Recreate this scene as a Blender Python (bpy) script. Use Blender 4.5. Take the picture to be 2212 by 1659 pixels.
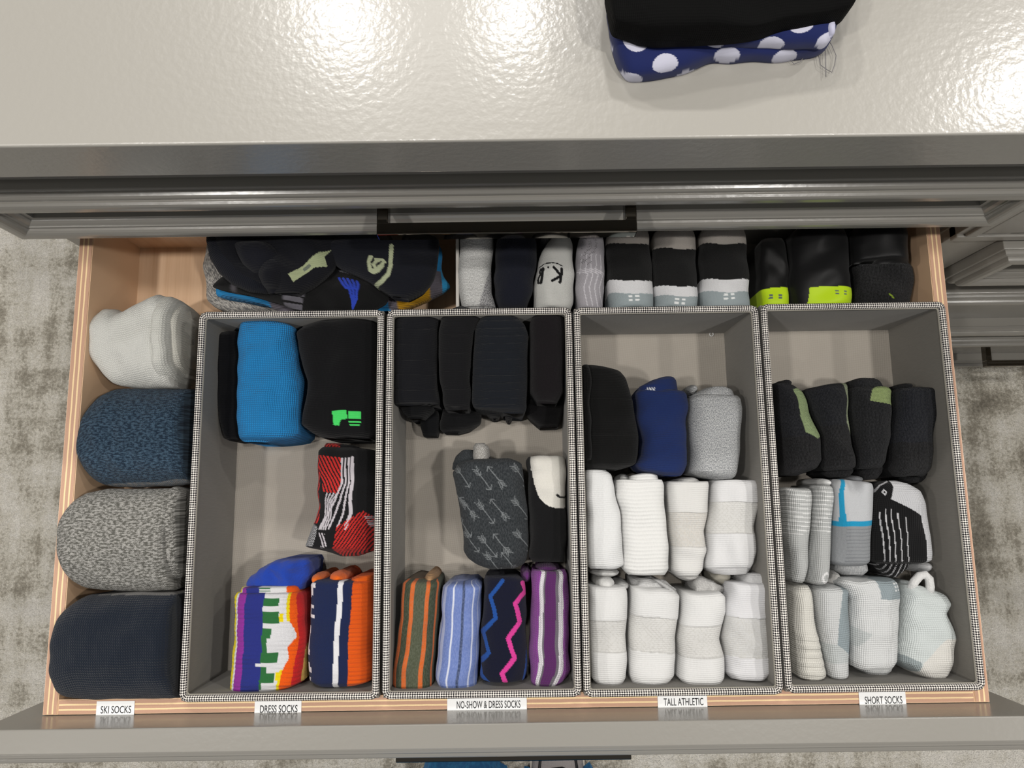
import bpy, bmesh, math, random
import numpy as np
from mathutils import Vector, Matrix

for o in list(bpy.data.objects):
    bpy.data.objects.remove(o, do_unlink=True)
SC = bpy.context.scene
COL = SC.collection

# ------------------------------------------------------------------ camera
TH, ROLL, PAN = 0.15260592712073648, -0.01333015920111138, -0.0010085631205461803
CAM = np.array([-0.0006925949912709135, 0.1763965852020126, 0.6593968764831966])
FPX = 1600.0
def _rot(th, roll, pan):
    cx, sx = math.cos(th), math.sin(th); cy, sy = math.cos(pan), math.sin(pan); cz, sz = math.cos(roll), math.sin(roll)
    return (np.array([[1,0,0],[0,cx,-sx],[0,sx,cx]]) @ np.array([[cy,0,sy],[0,1,0],[-sy,0,cy]]) @ np.array([[cz,-sz,0],[sz,cz,0],[0,0,1]]))
RM = _rot(TH, ROLL, PAN)
cam = bpy.data.objects.new('camera', bpy.data.cameras.new('camera'))
COL.objects.link(cam)
cam.matrix_world = Matrix.Translation(Vector(CAM)) @ Matrix(RM.tolist()).to_4x4()
cam.data.sensor_fit = 'HORIZONTAL'; cam.data.sensor_width = 36.0
cam.data.lens = 36.0 * FPX / 2212.0
cam.data.clip_start = 0.02
SC.camera = cam

# ------------------------------------------------------------------ world, lamps, exposure
w = bpy.data.worlds.new('world'); SC.world = w; w.use_nodes = True
w.node_tree.nodes['Background'].inputs[0].default_value = (1.0, 0.985, 0.96, 1)
w.node_tree.nodes['Background'].inputs[1].default_value = 0.13
LAMP_Z = 1.86
LAMPS = [(-1.95, 0.25, 1.0), (2.0, -0.75, .35), (-1.6, -0.9, .25), (-0.85, -0.02, 1.0), (0.76, -0.02, 1.0), (-0.25, 0.36, .55), (1.55, 0.34, .8), (-0.50, 1.62, 1.0), (0.02, 1.62, .7), (1.52, 1.36, 1.0)]  # first three are unseen fill lamps added to brighten the carpet
LAMP_W = 12.0
for (lx, ly, lw) in LAMPS:
    d = bpy.data.lights.new('downlight_or_fill', 'AREA'); d.shape = 'DISK'; d.size = 0.11
    d.energy = LAMP_W * lw; d.color = (1.0, 0.965, 0.92)
    l = bpy.data.objects.new('downlight_or_fill', d); COL.objects.link(l)
    l.location = (lx, ly, LAMP_Z)
SC.view_settings.view_transform = 'Standard'; SC.view_settings.look = 'None'
SC.view_settings.gamma = 1.0; SC.view_settings.use_curve_mapping = False
SC.view_settings.exposure = 0.14

# ------------------------------------------------------------------ helpers
def lin(c):
    if isinstance(c, str):
        c = c.lstrip('#'); c = tuple(int(c[i:i+2], 16)/255 for i in (0, 2, 4))
    return tuple((x/12.92 if x <= .04045 else ((x+.055)/1.055)**2.4) for x in c)
def unz(x, y, z):
    """photo pixel -> point on the horizontal plane at height z (arrays allowed)"""
    x = np.asarray(x, float); y = np.asarray(y, float)
    d = np.stack([(x-1106)/FPX, (829.5-y)/FPX, -np.ones_like(x)], -1) @ RM.T
    t = (z - CAM[2]) / d[..., 2]
    return CAM + d * t[..., None]
def tag(o, label=None, cat=None, group=None, kind=None):
    if label: o['label'] = label
    if cat: o['category'] = cat
    if group: o['group'] = group
    if kind: o['kind'] = kind
    return o
def empty(name, loc=(0, 0, 0)):
    o = bpy.data.objects.new(name, None); COL.objects.link(o); o.location = loc; o.empty_display_size = .02
    return o
def adopt(o, parent):
    if parent is not None:
        o.parent = parent
        o.matrix_parent_inverse = Matrix.Translation(-world_loc(parent))
def world_loc(o):
    v = Vector(o.location)
    return v
def obj(name, bm, mats, parent=None, smooth=False):
    me = bpy.data.meshes.new(name)
    bmesh.ops.recalc_face_normals(bm, faces=bm.faces[:])
    bm.to_mesh(me); bm.free()
    if not isinstance(mats, (list, tuple)): mats = [mats]
    for m in mats: me.materials.append(m)
    if smooth:
        for p in me.polygons: p.use_smooth = True
    o = bpy.data.objects.new(name, me); COL.objects.link(o)
    adopt(o, parent)
    return o
def box(bm, x0, x1, y0, y1, z0, z1, mat=0):
    v = [bm.verts.new(p) for p in ((x0,y0,z0),(x1,y0,z0),(x1,y1,z0),(x0,y1,z0),(x0,y0,z1),(x1,y0,z1),(x1,y1,z1),(x0,y1,z1))]
    fs = [(0,3,2,1),(4,5,6,7),(0,1,5,4),(1,2,6,5),(2,3,7,6),(3,0,4,7)]
    r = []
    for f in fs:
        F = bm.faces.new([v[i] for i in f]); F.material_index = mat; r.append(F)
    return v, r
def bevel(bm, w, seg=2):
    bmesh.ops.bevel(bm, geom=bm.edges[:], offset=w, segments=seg, affect='EDGES', profile=.5)
def boxobj(name, x0, x1, y0, y1, z0, z1, mat, parent=None, bw=0, seg=2):
    bm = bmesh.new(); box(bm, x0, x1, y0, y1, z0, z1)
    if bw: bevel(bm, bw, seg)
    return obj(name, bm, mat, parent, smooth=False)
def tube(bm, pts, r, n=8, closed=False, uvl=None):
    pts = [Vector(p) for p in pts]; N = len(pts); rings = []
    up = Vector((0, 0, 1)); L = 0; Ls = []
    for i, p in enumerate(pts):
        a = pts[(i-1) % N] if (closed or i > 0) else p
        b = pts[(i+1) % N] if (closed or i < N-1) else p
        t = (b-a).normalized()
        s = t.cross(up)
        if s.length < 1e-4: s = t.cross(Vector((1, 0, 0)))
        s.normalize(); u2 = s.cross(t)
        rr = r[i] if isinstance(r, (list, tuple)) else r
        rings.append([bm.verts.new(p + s*rr*math.cos(k*2*math.pi/n) + u2*rr*math.sin(k*2*math.pi/n)) for k in range(n)])
        Ls.append(L); L += (pts[(i+1) % N]-p).length
    rad = r[0] if isinstance(r, (list, tuple)) else r
    for i in range(N if closed else N-1):
        A, B = rings[i], rings[(i+1) % N]; la = Ls[i]; lb = Ls[i+1] if i+1 < N else L
        for k in range(n):
            f = bm.faces.new((A[k], A[(k+1) % n], B[(k+1) % n], B[k])); f.smooth = True
            if uvl:
                c = 2*math.pi*rad
                for lp, uv in zip(f.loops, ((k/n*c, la), ((k+1)/n*c, la), ((k+1)/n*c, lb), (k/n*c, lb))): lp[uvl].uv = uv
    if not closed:
        for R_ in (rings[0], rings[-1]): bm.faces.new(R_)

# ------------------------------------------------------------------ materials
class NT:
    def __init__(s, name):
        s.m = bpy.data.materials.new(name); s.m.use_nodes = True; s.t = s.m.node_tree; s.t.nodes.clear()
        s.out = s.t.nodes.new('ShaderNodeOutputMaterial'); s.b = s.t.nodes.new('ShaderNodeBsdfPrincipled')
        s.t.links.new(s.b.outputs[0], s.out.inputs[0])
    def n(s, typ, **kw):
        x = s.t.nodes.new('ShaderNode'+typ)
        for k, v in kw.items(): setattr(x, k, v)
        return x
    def l(s, a, b): s.t.links.new(a, b)
    def val(s, sock, v):
        if hasattr(v, 'links') or hasattr(v, 'is_linked'): s.l(v, sock)
        else: sock.default_value = v
    def math(s, op, a, b=0.0, c=None):
        x = s.n('Math', operation=op); s.val(x.inputs[0], a); s.val(x.inputs[1], b)
        if c is not None: s.val(x.inputs[2], c)
        return x.outputs[0]
    def mix(s, f, a, b, mode='MIX'):
        x = s.n('Mix', data_type='RGBA', blend_type=mode); s.val(x.inputs[0], f)
        for i, v in ((6, a), (7, b)):
            if isinstance(v, tuple): x.inputs[i].default_value = (*v[:3], 1)
            else: s.l(v, x.inputs[i])
        return x.outputs[2]
    def noise(s, vec, scale, detail=2, rough=.5):
        x = s.n('TexNoise'); s.l(vec, x.inputs['Vector']); x.inputs['Scale'].default_value = scale
        x.inputs['Detail'].default_value = detail; x.inputs['Roughness'].default_value = rough
        return x.outputs[0]
    def mapping(s, vec, scale=(1,1,1), rot=(0,0,0)):
        x = s.n('Mapping'); s.l(vec, x.inputs[0]); x.inputs['Scale'].default_value = scale; x.inputs['Rotation'].default_value = rot
        return x.outputs[0]
    def ramp(s, f, stops, interp='LINEAR'):
        x = s.n('ValToRGB'); x.color_ramp.interpolation = interp; e = x.color_ramp.elements
        while len(e) > 1: e.remove(e[-1])
        for i, (p, c) in enumerate(stops):
            k = e[0] if i == 0 else e.new(p)
            k.position = p; k.color = (*c, 1) if len(c) == 3 else c
        s.l(f, x.inputs[0]); return x.outputs[0]
    def bump(s, h, strength, dist):
        x = s.n('Bump'); s.l(h, x.inputs['Height']); x.inputs['Strength'].default_value = strength; x.inputs['Distance'].default_value = dist
        s.l(x.outputs[0], s.b.inputs['Normal']); s.l(x.outputs[0], s.b.inputs['Coat Normal']); return x
    def coord(s, which='Object'): return s.n('TexCoord').outputs[which]
    def set(s, **kw):
        for k, v in kw.items():
            i = s.b.inputs[k]
            if isinstance(v, tuple) and len(v) == 3: i.default_value = (*v, 1)
            elif hasattr(v, 'links') or hasattr(v, 'is_linked'): s.l(v, i)
            else: i.default_value = v
        return s.m

def paint(name, col, rough, peel, dist):
    t = NT(name); c = t.coord()
    n1 = t.noise(c, 210, 2, .5); n2 = t.noise(t.mapping(c, (14, 90, 40)), 1, 3, .6); n3 = t.noise(c, 3.0, 2)
    h = t.math('ADD', n1, t.math('MULTIPLY', n2, .35))
    t.bump(h, peel, dist)
    base = t.mix(t.math('MULTIPLY', n3, .25), lin(col), tuple(x*.88 for x in lin(col)))
    return t.set(**{'Base Color': base, 'Roughness': rough, 'Specular IOR Level': .55, 'Coat Weight': .35, 'Coat Roughness': .16})
M_COUNTER = paint('counter_paint', '#9a9790', .36, .17, .0011)
M_PAINT = paint('cabinet_paint', '#8d8a83', .26, .12, .0008)

def wood():
    t = NT('birch_ply'); c = t.coord()
    g = t.noise(t.mapping(c, (110, 4, 4)), 1.0, 4, .6); g2 = t.noise(t.mapping(c, (420, 9, 9)), 1.0, 2, .5); g3 = t.noise(c, 7, 2)
    f = t.math('ADD', t.math('MULTIPLY', g, .65), t.math('MULTIPLY', g2, .35))
    a = t.ramp(f, [(.25, lin('#c7a27f')), (.5, lin('#d9b796')), (.75, lin('#e3c5a6'))])
    b = t.mix(t.math('MULTIPLY', g3, .35), a, lin('#cfab88'))
    t.bump(f, .06, .0005)
    return t.set(**{'Base Color': b, 'Roughness': .38, 'Coat Weight': .15, 'Coat Roughness': .25})
M_WOOD = wood()
def plyedge(name, axis, origin, sign):
    t = NT(name); c = t.coord(); s = t.n('SeparateXYZ'); t.l(c, s.inputs[0])
    p = t.math('MULTIPLY', t.math('SUBTRACT', s.outputs[axis], origin), sign/.0127)
    nn = t.noise(t.mapping(c, (900, 900, 900)), 1.0, 3, .7); wv = t.noise(c, 45, 2)
    p = t.math('ADD', p, t.math('MULTIPLY', t.math('SUBTRACT', wv, .5), .06))
    A, B = lin('#bb937a'), lin('#f3d7a4'); E = lin('#d9a98a')
    r = t.ramp(p, [(0, E), (.06, A), (.30, B), (.40, A), (.62, B), (.72, A), (.94, B)], 'CONSTANT')
    col = t.mix(t.math('MULTIPLY', nn, .55), r, lin('#93694f'))
    col = t.mix(.55, r, col)
    t.bump(nn, .25, .0004)
    return t.set(**{'Base Color': col, 'Roughness': .5})
M_PLY_L = plyedge('ply_edge_left', 0, -.40, 1)
M_PLY_R = plyedge('ply_edge_right', 0, .40, -1)
M_PLY_F = plyedge('ply_edge_front', 1, 0.0, 1)

def carpet():
    t = NT('carpet'); c = t.coord()
    a = t.noise(t.mapping(c, (5, 15, 1)), 1.0, 4, .6); b = t.noise(t.mapping(c, (34, 8, 1)), 1.0, 3, .6); d = t.noise(c, 3.2, 3, .6)
    f = t.math('ADD', t.math('MULTIPLY', a, .4), t.math('ADD', t.math('MULTIPLY', b, .3), t.math('MULTIPLY', d, .42)))
    g = t.noise(c, 420, 2, .7); g2 = t.noise(c, 170, 2, .7)
    f2 = t.math('ADD', f, t.math('MULTIPLY', t.math('SUBTRACT', g2, .5), .22))
    col = t.ramp(f2, [(.40, lin('#8b8578')), (.49, lin('#bbb4a5')), (.55, lin('#eae4d6')), (.64, lin('#fffaf0'))])
    col = t.mix(t.math('MULTIPLY', t.math('SUBTRACT', g, .34), .8), col, lin('#56514a'), 'MIX')
    t.bump(t.math('ADD', g, g2), .9, .006)
    return t.set(**{'Base Color': col, 'Roughness': 1.0, 'Specular IOR Level': .1})
M_CARPET = carpet()
def metal(name, col, rough):
    t = NT(name); return t.set(**{'Base Color': lin(col), 'Metallic': 1.0, 'Roughness': rough})
M_NICKEL = metal('polished_nickel', '#7d776e', .05)
def plain(name, col, rough=.8, spec=.3, **k):
    t = NT(name); return t.set(**{'Base Color': lin(col), 'Roughness': rough, 'Specular IOR Level': spec, **k})
M_WHITE = plain('label_white', '#eceded', .45)
M_INK = plain('label_ink', '#1c1c20', .6)
M_DARKBOX = plain('cabinet_inside', '#4a4742', .7)

def lining():
    t = NT('grey_lining'); c = t.coord()
    a = t.noise(t.mapping(c, (1500, 1500, 90)), 1.0, 2, .6); b = t.noise(c, 14, 2)
    col = t.mix(t.math('MULTIPLY', a, .6), lin('#7e7a72'), lin('#5c5953'))
    col = t.mix(t.math('MULTIPLY', b, .3), col, lin('#6b6861'))
    t.bump(a, .25, .0004)
    return t.set(**{'Base Color': col, 'Roughness': .85, 'Sheen Weight': .15})
M_LINING = lining()
def basefab():
    t = NT('dimpled_base_fabric'); c = t.coord(); m = t.mapping(c, (1, 1, 1), (0, 0, math.radians(52)))
    s = t.n('SeparateXYZ'); t.l(m, s.inputs[0])
    a = t.math('SINE', t.math('MULTIPLY', s.outputs[0], 2*math.pi/.0026)); b = t.math('SINE', t.math('MULTIPLY', s.outputs[1], 2*math.pi/.0026))
    f = t.math('MULTIPLY', a, b); f = t.math('ADD', t.math('MULTIPLY', f, .5), .5)
    n = t.noise(c, 9, 2)
    col = t.mix(t.math('MULTIPLY', f, .30), lin('#a69f95'), lin('#827c73'))
    col = t.mix(t.math('MULTIPLY', n, .25), col, lin('#9a948a'))
    t.bump(f, .35, .0006)
    return t.set(**{'Base Color': col, 'Roughness': .8})
M_BASE = basefab()
def tweed():
    t = NT('tweed_binding'); uv = t.coord('UV'); s = t.n('SeparateXYZ'); t.l(uv, s.inputs[0])
    k = 2*math.pi/.0040
    a = t.math('SINE', t.math('MULTIPLY', t.math('ADD', s.outputs[0], s.outputs[1]), k)); b = t.math('SINE', t.math('MULTIPLY', t.math('SUBTRACT', s.outputs[0], s.outputs[1]), k))
    f = t.math('MULTIPLY', a, b)
    n = t.noise(uv, 900, 2)
    f = t.math('ADD', f, t.math('MULTIPLY', t.math('SUBTRACT', n, .5), .8))
    col = t.ramp(t.math('ADD', t.math('MULTIPLY', f, .5), .5), [(.46, lin('#1f1b1e')), (.58, lin('#dcd7d0'))])
    t.bump(f, .4, .0004)
    return t.set(**{'Base Color': col, 'Roughness': .85})
M_TWEED = tweed()
M_EDGE = plain('pale_lining_edge', '#98948a', .8)
M_LIGHTBIN = plain('pale_grey_bin_fabric', '#b4b0aa', .85)

def knit(name, heather=.0, hcol='#ffffff', sx=.0016, sy=.0013, bump=.5, mode='stitch', rough=.92, sheen=.06, gap_shade=0.0, hs=900):
    """woven/knitted cloth; pattern colour comes from the Col attribute"""
    t = NT(name); at = t.n('Attribute', attribute_name='Col'); col = at.outputs['Color']
    uv = t.coord('UV'); s = t.n('SeparateXYZ'); t.l(uv, s.inputs[0]); U, V = s.outputs[0], s.outputs[1]
    if mode == 'stitch':
        tri = t.math('PINGPONG', U, sx/2); a = t.math('ABSOLUTE', t.math('SINE', t.math('MULTIPLY', U, math.pi/sx)))
        b = t.math('SINE', t.math('MULTIPLY', t.math('ADD', V, t.math('MULTIPLY', tri, 1.0)), 2*math.pi/sy))
        h = t.math('MULTIPLY', a, t.math('ADD', t.math('MULTIPLY', b, .5), .6))
    elif mode == 'ribv':    # fine ribs running across the sock (rows along its length)
        a = t.math('SINE', t.math('MULTIPLY', V, 2*math.pi/sy)); b = t.math('SINE', t.math('MULTIPLY', U, 2*math.pi/sx))
        h = t.math('ADD', t.math('MULTIPLY', a, .6), t.math('MULTIPLY', b, .18))
    elif mode == 'ribu':
        a = t.math('SINE', t.math('MULTIPLY', U, 2*math.pi/sx)); b = t.math('SINE', t.math('MULTIPLY', V, 2*math.pi/sy))
        h = t.math('ADD', t.math('MULTIPLY', a, .6), t.math('MULTIPLY', b, .18))
    elif mode == 'mesh':
        a = t.math('SINE', t.math('MULTIPLY', t.math('ADD', U, V), 2*math.pi/sx)); b = t.math('SINE', t.math('MULTIPLY', t.math('SUBTRACT', U, V), 2*math.pi/sx))
        h = t.math('MULTIPLY', a, b)
    else:
        h = t.noise(uv, 500, 2)
    nz = t.noise(t.mapping(uv, (1, .45, 1)), hs, 2, .65)
    if heather > 0:
        f = t.ramp(nz, [(.42, (0, 0, 0)), (.60, (1, 1, 1))])
        col = t.mix(t.math('MULTIPLY', f, heather), col, lin(hcol))
    if gap_shade > 0:
        col = t.mix(t.math('MULTIPLY', t.math('SUBTRACT', 1.0, t.math('MINIMUM', t.math('MAXIMUM', t.math('MULTIPLY', h, 1.2), 0.0), 1.0)), gap_shade), col, (0.0, 0.0, 0.0))  # shade between stitches painted into the colour: low parts of the knit blackened
    fuzz = t.noise(uv, 1600, 2, .6)
    crease = t.noise(t.mapping(uv, (1, 1.6, 1)), 62, 3, .55)
    t.bump(t.math('ADD', t.math('ADD', h, t.math('MULTIPLY', fuzz, .5)), t.math('MULTIPLY', crease, 3.2)), bump, .0007)
    return t.set(**{'Base Color': col, 'Roughness': rough, 'Specular IOR Level': .15, 'Sheen Weight': sheen, 'Sheen Roughness': .6})
K_WOOL = knit('wool_knit', sx=.0023, sy=.0019, bump=.8, gap_shade=.18, sheen=.12)
K_WOOLH = knit('heather_wool_knit', heather=.75, hcol='#486074', sx=.0021, sy=.0017, bump=.7, gap_shade=.25, hs=640)
K_WOOLG = knit('grey_marl_wool', heather=.75, hcol='#b9b7b2', sx=.0021, sy=.0017, bump=.7, gap_shade=.25, hs=640)
K_MARL = knit('light_marl', heather=.75, hcol='#33343c', sx=.0018, sy=.0014, bump=.6, hs=520)
K_FINE = knit('fine_knit', sx=.0011, sy=.0010, bump=.45, gap_shade=.10)
K_MESH = knit('mesh_knit', sx=.0036, mode='mesh', bump=.6, gap_shade=.13)
K_RIBV = knit('rib_across', sx=.0012, sy=.0016, mode='ribv', bump=.45, gap_shade=.10)
K_RIBWIDE = knit('rib_wide', sx=.0012, sy=.0040, mode='ribv', bump=.6, gap_shade=.12)
K_RIBSOFT = knit('rib_soft', sx=.0010, sy=.0034, mode='ribv', bump=.5, gap_shade=.08)
K_GREYH = knit('heather_grey', heather=.45, hcol='#f2f2f0', sx=.0012, sy=.0014, mode='ribv', bump=.4, gap_shade=.10, hs=1700)
K_CHAR = knit('charcoal_heather', heather=.22, hcol='#5e6164', sx=.0011, sy=.0010, bump=.35, hs=900)
K_WHITEH = knit('white_heather', heather=.35, hcol='#c9c9c8', sx=.0012, sy=.0017, mode='ribv', bump=.35, gap_shade=.05, hs=800)
K_BLACKMESH = knit('black_mesh_flecked', heather=.10, hcol='#6a6a70', sx=.0024, mode='mesh', bump=.8, hs=1100, gap_shade=.3)
K_SLEEK = knit('sleek_black', mode='stitch', sx=.0008, sy=.0007, bump=.12, rough=.42, sheen=.05)
K_CLOTH = knit('thin_cloth', mode='none', bump=.12, rough=.75, sheen=.1, sx=.001, sy=.001)
K_BLACK = knit('matte_black_jersey', sx=.0016, sy=.0012, mode='ribv', bump=.35, sheen=0.0, gap_shade=.2)
K_TERRY = knit('terry', mode='none', bump=.9, rough=1, sheen=.12)
K_DENIM = knit('denim', heather=.5, hcol='#2f8fc4', mode='ribu', sx=.003, sy=.002, bump=.3, hs=160)

# ------------------------------------------------------------------ cloth bodies
RNG = np.random.default_rng(7)
def waves(x, y, amp, wl, seed, n=7):
    r = np.random.default_rng(seed); s = np.zeros_like(x)
    for k in range(n):
        a = r.uniform(0, math.pi*2); L = wl * r.uniform(.6, 1.7); s = s + np.sin((x*math.cos(a)+y*math.sin(a))*2*math.pi/L + r.uniform(0, 6.28))
    return amp * s / math.sqrt(n)
def smooth1(a, k):
    if k < 2: return a
    p = np.concatenate([2*a[0]-a[1:k+1][::-1], a, 2*a[-1]-a[-k-1:-1][::-1]])
    ker = np.hanning(2*k+3)[1:-1]; ker /= ker.sum()
    return np.convolve(p, ker, 'valid')[:len(a)] if len(np.convolve(p, ker, 'valid')) >= len(a) else a
CL = {}
def C(h):
    if h not in CL: CL[h] = np.array(lin(h))
    return CL[h]
def loaf(name, rows, zb, zt, mat, col='#888888', axis='y', zm=None, parent=None, n=2.6, m=7.0, res=None, wr=.0011, wl=.03, seed=None,
         cf=None, skirt=.88, stitch=0.0, topf=None, unroll=0.0, dense=.35):
    """A soft folded body. rows: (y, x_left, x_right) outline rows as measured, stood at height zm; cross sections are rounded, ends are pillowed."""
    rows = sorted(rows); R0 = np.array(rows, float)
    if seed is None: seed = abs(hash_(name + str(rows[0]))) % 100000
    if zm is None: zm = zb + .62*(zt-zb)
    A0, A1 = R0[0, 0], R0[-1, 0]; wpx = (R0[:, 2]-R0[:, 1]).max(); lpx = A1-A0
    if res is None: res = 5.0
    NU = int(max(14, min(320, wpx/res))); NV = int(max(14, min(240, lpx/res)))
    # denser near the ends
    s = np.linspace(0, 1, NV+1); s = .5 - .5*np.cos(np.pi*s)*dense - .5*(1-2*s)*(1-dense)
    s = (s-s[0])/(s[-1]-s[0])
    t = A0 + (A1-A0)*s
    e0 = np.interp(t, R0[:, 0], R0[:, 1]); e1 = np.interp(t, R0[:, 0], R0[:, 2])
    k = max(1, NV//34); e0 = smooth1(e0, k); e1 = smooth1(e1, k)
    tt = np.linspace(-1, 1, NU+1); cu = .45*tt + .55*np.sin(math.pi/2*tt); su = np.clip(1-np.abs(cu)**n, 0, 1)**(1/n)
    u = .5 + .5*cu                                   # position across, 0..1
    PX = e0[:, None] + (e1-e0)[:, None]*u[None, :]; PY = np.repeat(t[:, None], NU+1, 1)
    if axis == 'y': W = unz(PX, PY, zm)
    else: W = unz(PY, PX, zm)
    vv = np.abs(2*s-1); ev = np.clip(1-vv**m, 0, 1)**(1/m)
    wfac = np.clip((e1-e0)/max(wpx, 1e-6), .0, 1)**.6
    H = zm + (zt-zm)*su[None, :]*(ev*(.35+.65*wfac))[:, None]
    if topf is not None: H = H + topf(u[None, :]+0*PY, s[:, None]+0*PY, PX, PY)*su[None, :]*ev[:, None]
    X, Y = W[..., 0], W[..., 1]
    H = H + waves(X, Y, wr, wl, seed)*su[None, :]
    X = X + waves(Y, H, wr*.6, wl*1.1, seed+1); Y = Y + waves(X, H, wr*.4, wl, seed+2)
    cx = X.mean(1, keepdims=True)
    # bottom corners
    if axis == 'y':
        rb = np.stack([cx[:, 0]+(X[:, -1]-cx[:, 0])*skirt, Y[:, -1], np.full(NV+1, zb)], -1)
        lb = np.stack([cx[:, 0]+(X[:, 0]-cx[:, 0])*skirt, Y[:, 0], np.full(NV+1, zb)], -1)
    else:
        cy = Y.mean(1)
        rb = np.stack([X[:, -1], cy+(Y[:, -1]-cy)*skirt, np.full(NV+1, zb)], -1)
        lb = np.stack([X[:, 0], cy+(Y[:, 0]-cy)*skirt, np.full(NV+1, zb)], -1)
    V3 = np.stack([X, Y, H], -1)
    rm = (V3[:, -1]*.5+rb*.5); lm = (V3[:, 0]*.5+lb*.5)
    if axis == 'y': rm[:, 0] += (V3[:, -1, 0]-rb[:, 0])*.25; lm[:, 0] += (V3[:, 0, 0]-lb[:, 0])*.25
    else: rm[:, 1] += (V3[:, -1, 1]-rb[:, 1])*.25; lm[:, 1] += (V3[:, 0, 1]-lb[:, 1])*.25
    G = np.concatenate([V3, rm[:, None], rb[:, None], lb[:, None], lm[:, None]], 1)
    M = NU+5
    verts = G.reshape(-1, 3)
    jj, ii = np.meshgrid(np.arange(NV), np.arange(M), indexing='ij'); i2 = (ii+1) % M
    a = jj*M+ii; b = (jj+1)*M+ii; c = (jj+1)*M+i2; d = jj*M+i2
    q = np.stack([a, b, c, d], -1).reshape(-1, 4) if axis == 'y' else np.stack([a, d, c, b], -1).reshape(-1, 4)
    caps = [list(range(M)), list(range(NV*M, NV*M+M))]
    # metric uv
    dU = np.zeros((NV+1, M)); seg = np.linalg.norm(np.diff(G, axis=1), axis=2); dU[:, 1:] = np.cumsum(seg, 1)
    dU = dU - dU[:, [NU//2]]
    mid = G[:, NU//2]; dV = np.concatenate([[0], np.cumsum(np.linalg.norm(np.diff(mid[:, :2], axis=0), axis=1))])
    UVu = dU; UVv = np.repeat(dV[:, None], M, 1)
    Uf = np.concatenate([np.repeat(u[None], NV+1, 0), np.ones((NV+1, 2)), np.zeros((NV+1, 2))], 1)
    Vf = np.repeat(s[:, None], M, 1)
    PXf = e0[:, None]+(e1-e0)[:, None]*Uf; PYf = np.repeat(t[:, None], M, 1)
    if axis != 'y': PXf, PYf = PYf, PXf
    base = np.ones((NV+1, M, 3))*C(col)
    if cf is not None:
        qx, qy = PXf, PYf
        if unroll: qy = qy + (zt-G[..., 2])*unroll
        if stitch: qx = (np.floor(PXf/stitch)+.5)*stitch; qy = (np.floor(PYf/stitch)+.5)*stitch
        base = cf(base, Uf, Vf, qx, qy)
    base = base*.86
    me = bpy.data.meshes.new(name)
    me.from_pydata(verts.tolist(), [], q.tolist()+caps)
    uvl = me.uv_layers.new(name='UVMap'); li = np.empty(len(me.loops), np.int32); me.loops.foreach_get('vertex_index', li)
    uvs = np.stack([UVu.reshape(-1)[li], UVv.reshape(-1)[li]], -1).astype(np.float32); uvl.data.foreach_set('uv', uvs.reshape(-1))
    ca = me.color_attributes.new('Col', 'FLOAT_COLOR', 'POINT')
    ca.data.foreach_set('color', np.concatenate([base.reshape(-1, 3), np.ones((len(verts), 1))], 1).astype(np.float32).reshape(-1))
    me.polygons.foreach_set('use_smooth', np.ones(len(me.polygons), bool))
    me.materials.append(mat); me.update()
    o = bpy.data.objects.new(name, me); COL.objects.link(o)
    if parent is not None: adopt(o, parent)
    return o
def hash_(s):
    h = 5381
    for ch in s: h = (h*33 + ord(ch)) & 0x7fffffff
    return h
def ball(name, x, y, rx, ry, z0, z1, mat, col, parent=None, cf=None, res=2.5, wr=.0006):
    """small bunched end of cloth"""
    rows = []
    for k in range(9):
        a = math.pi*k/8; rows.append((y-ry*math.cos(a), x-rx*max(.25, math.sin(a)), x+rx*max(.25, math.sin(a))))
    return loaf(name, rows, z0, z1, mat, col, parent=parent, cf=cf, res=res, wr=wr, wl=.012, n=2.2, m=3.0)
# painters: each returns base with colour laid where the test holds
def put(base, mask, hexc):
    base[mask] = C(hexc); return base
def inpoly(px, py, poly):
    r = np.zeros(px.shape, bool); n = len(poly); j = n-1
    for i in range(n):
        xi, yi = poly[i]; xj, yj = poly[j]
        if yi != yj:
            r ^= ((yi > py) != (yj > py)) & (px < (xj-xi)*(py-yi)/(yj-yi)+xi)
        j = i
    return r
def near(px, py, pts, wd):
    d = np.full(px.shape, 1e9)
    for (x0, y0), (x1, y1) in zip(pts[:-1], pts[1:]):
        L = (x1-x0)**2+(y1-y0)**2; tt = np.clip(((px-x0)*(x1-x0)+(py-y0)*(y1-y0))/max(L, 1e-9), 0, 1)
        d = np.minimum(d, np.hypot(px-x0-tt*(x1-x0), py-y0-tt*(y1-y0)))
    return d < wd
def crop(x0, y0, s):
    return lambda *pts: [(x0+x/s, y0+y/s) for x, y in pts]

# ================================================================== SETTING
FLOOR_Z = -.74
tag(boxobj('floor', -2.6, 3.0, -2.4, 2.6, FLOOR_Z-.03, FLOOR_Z, M_CARPET), kind='structure')

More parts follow.
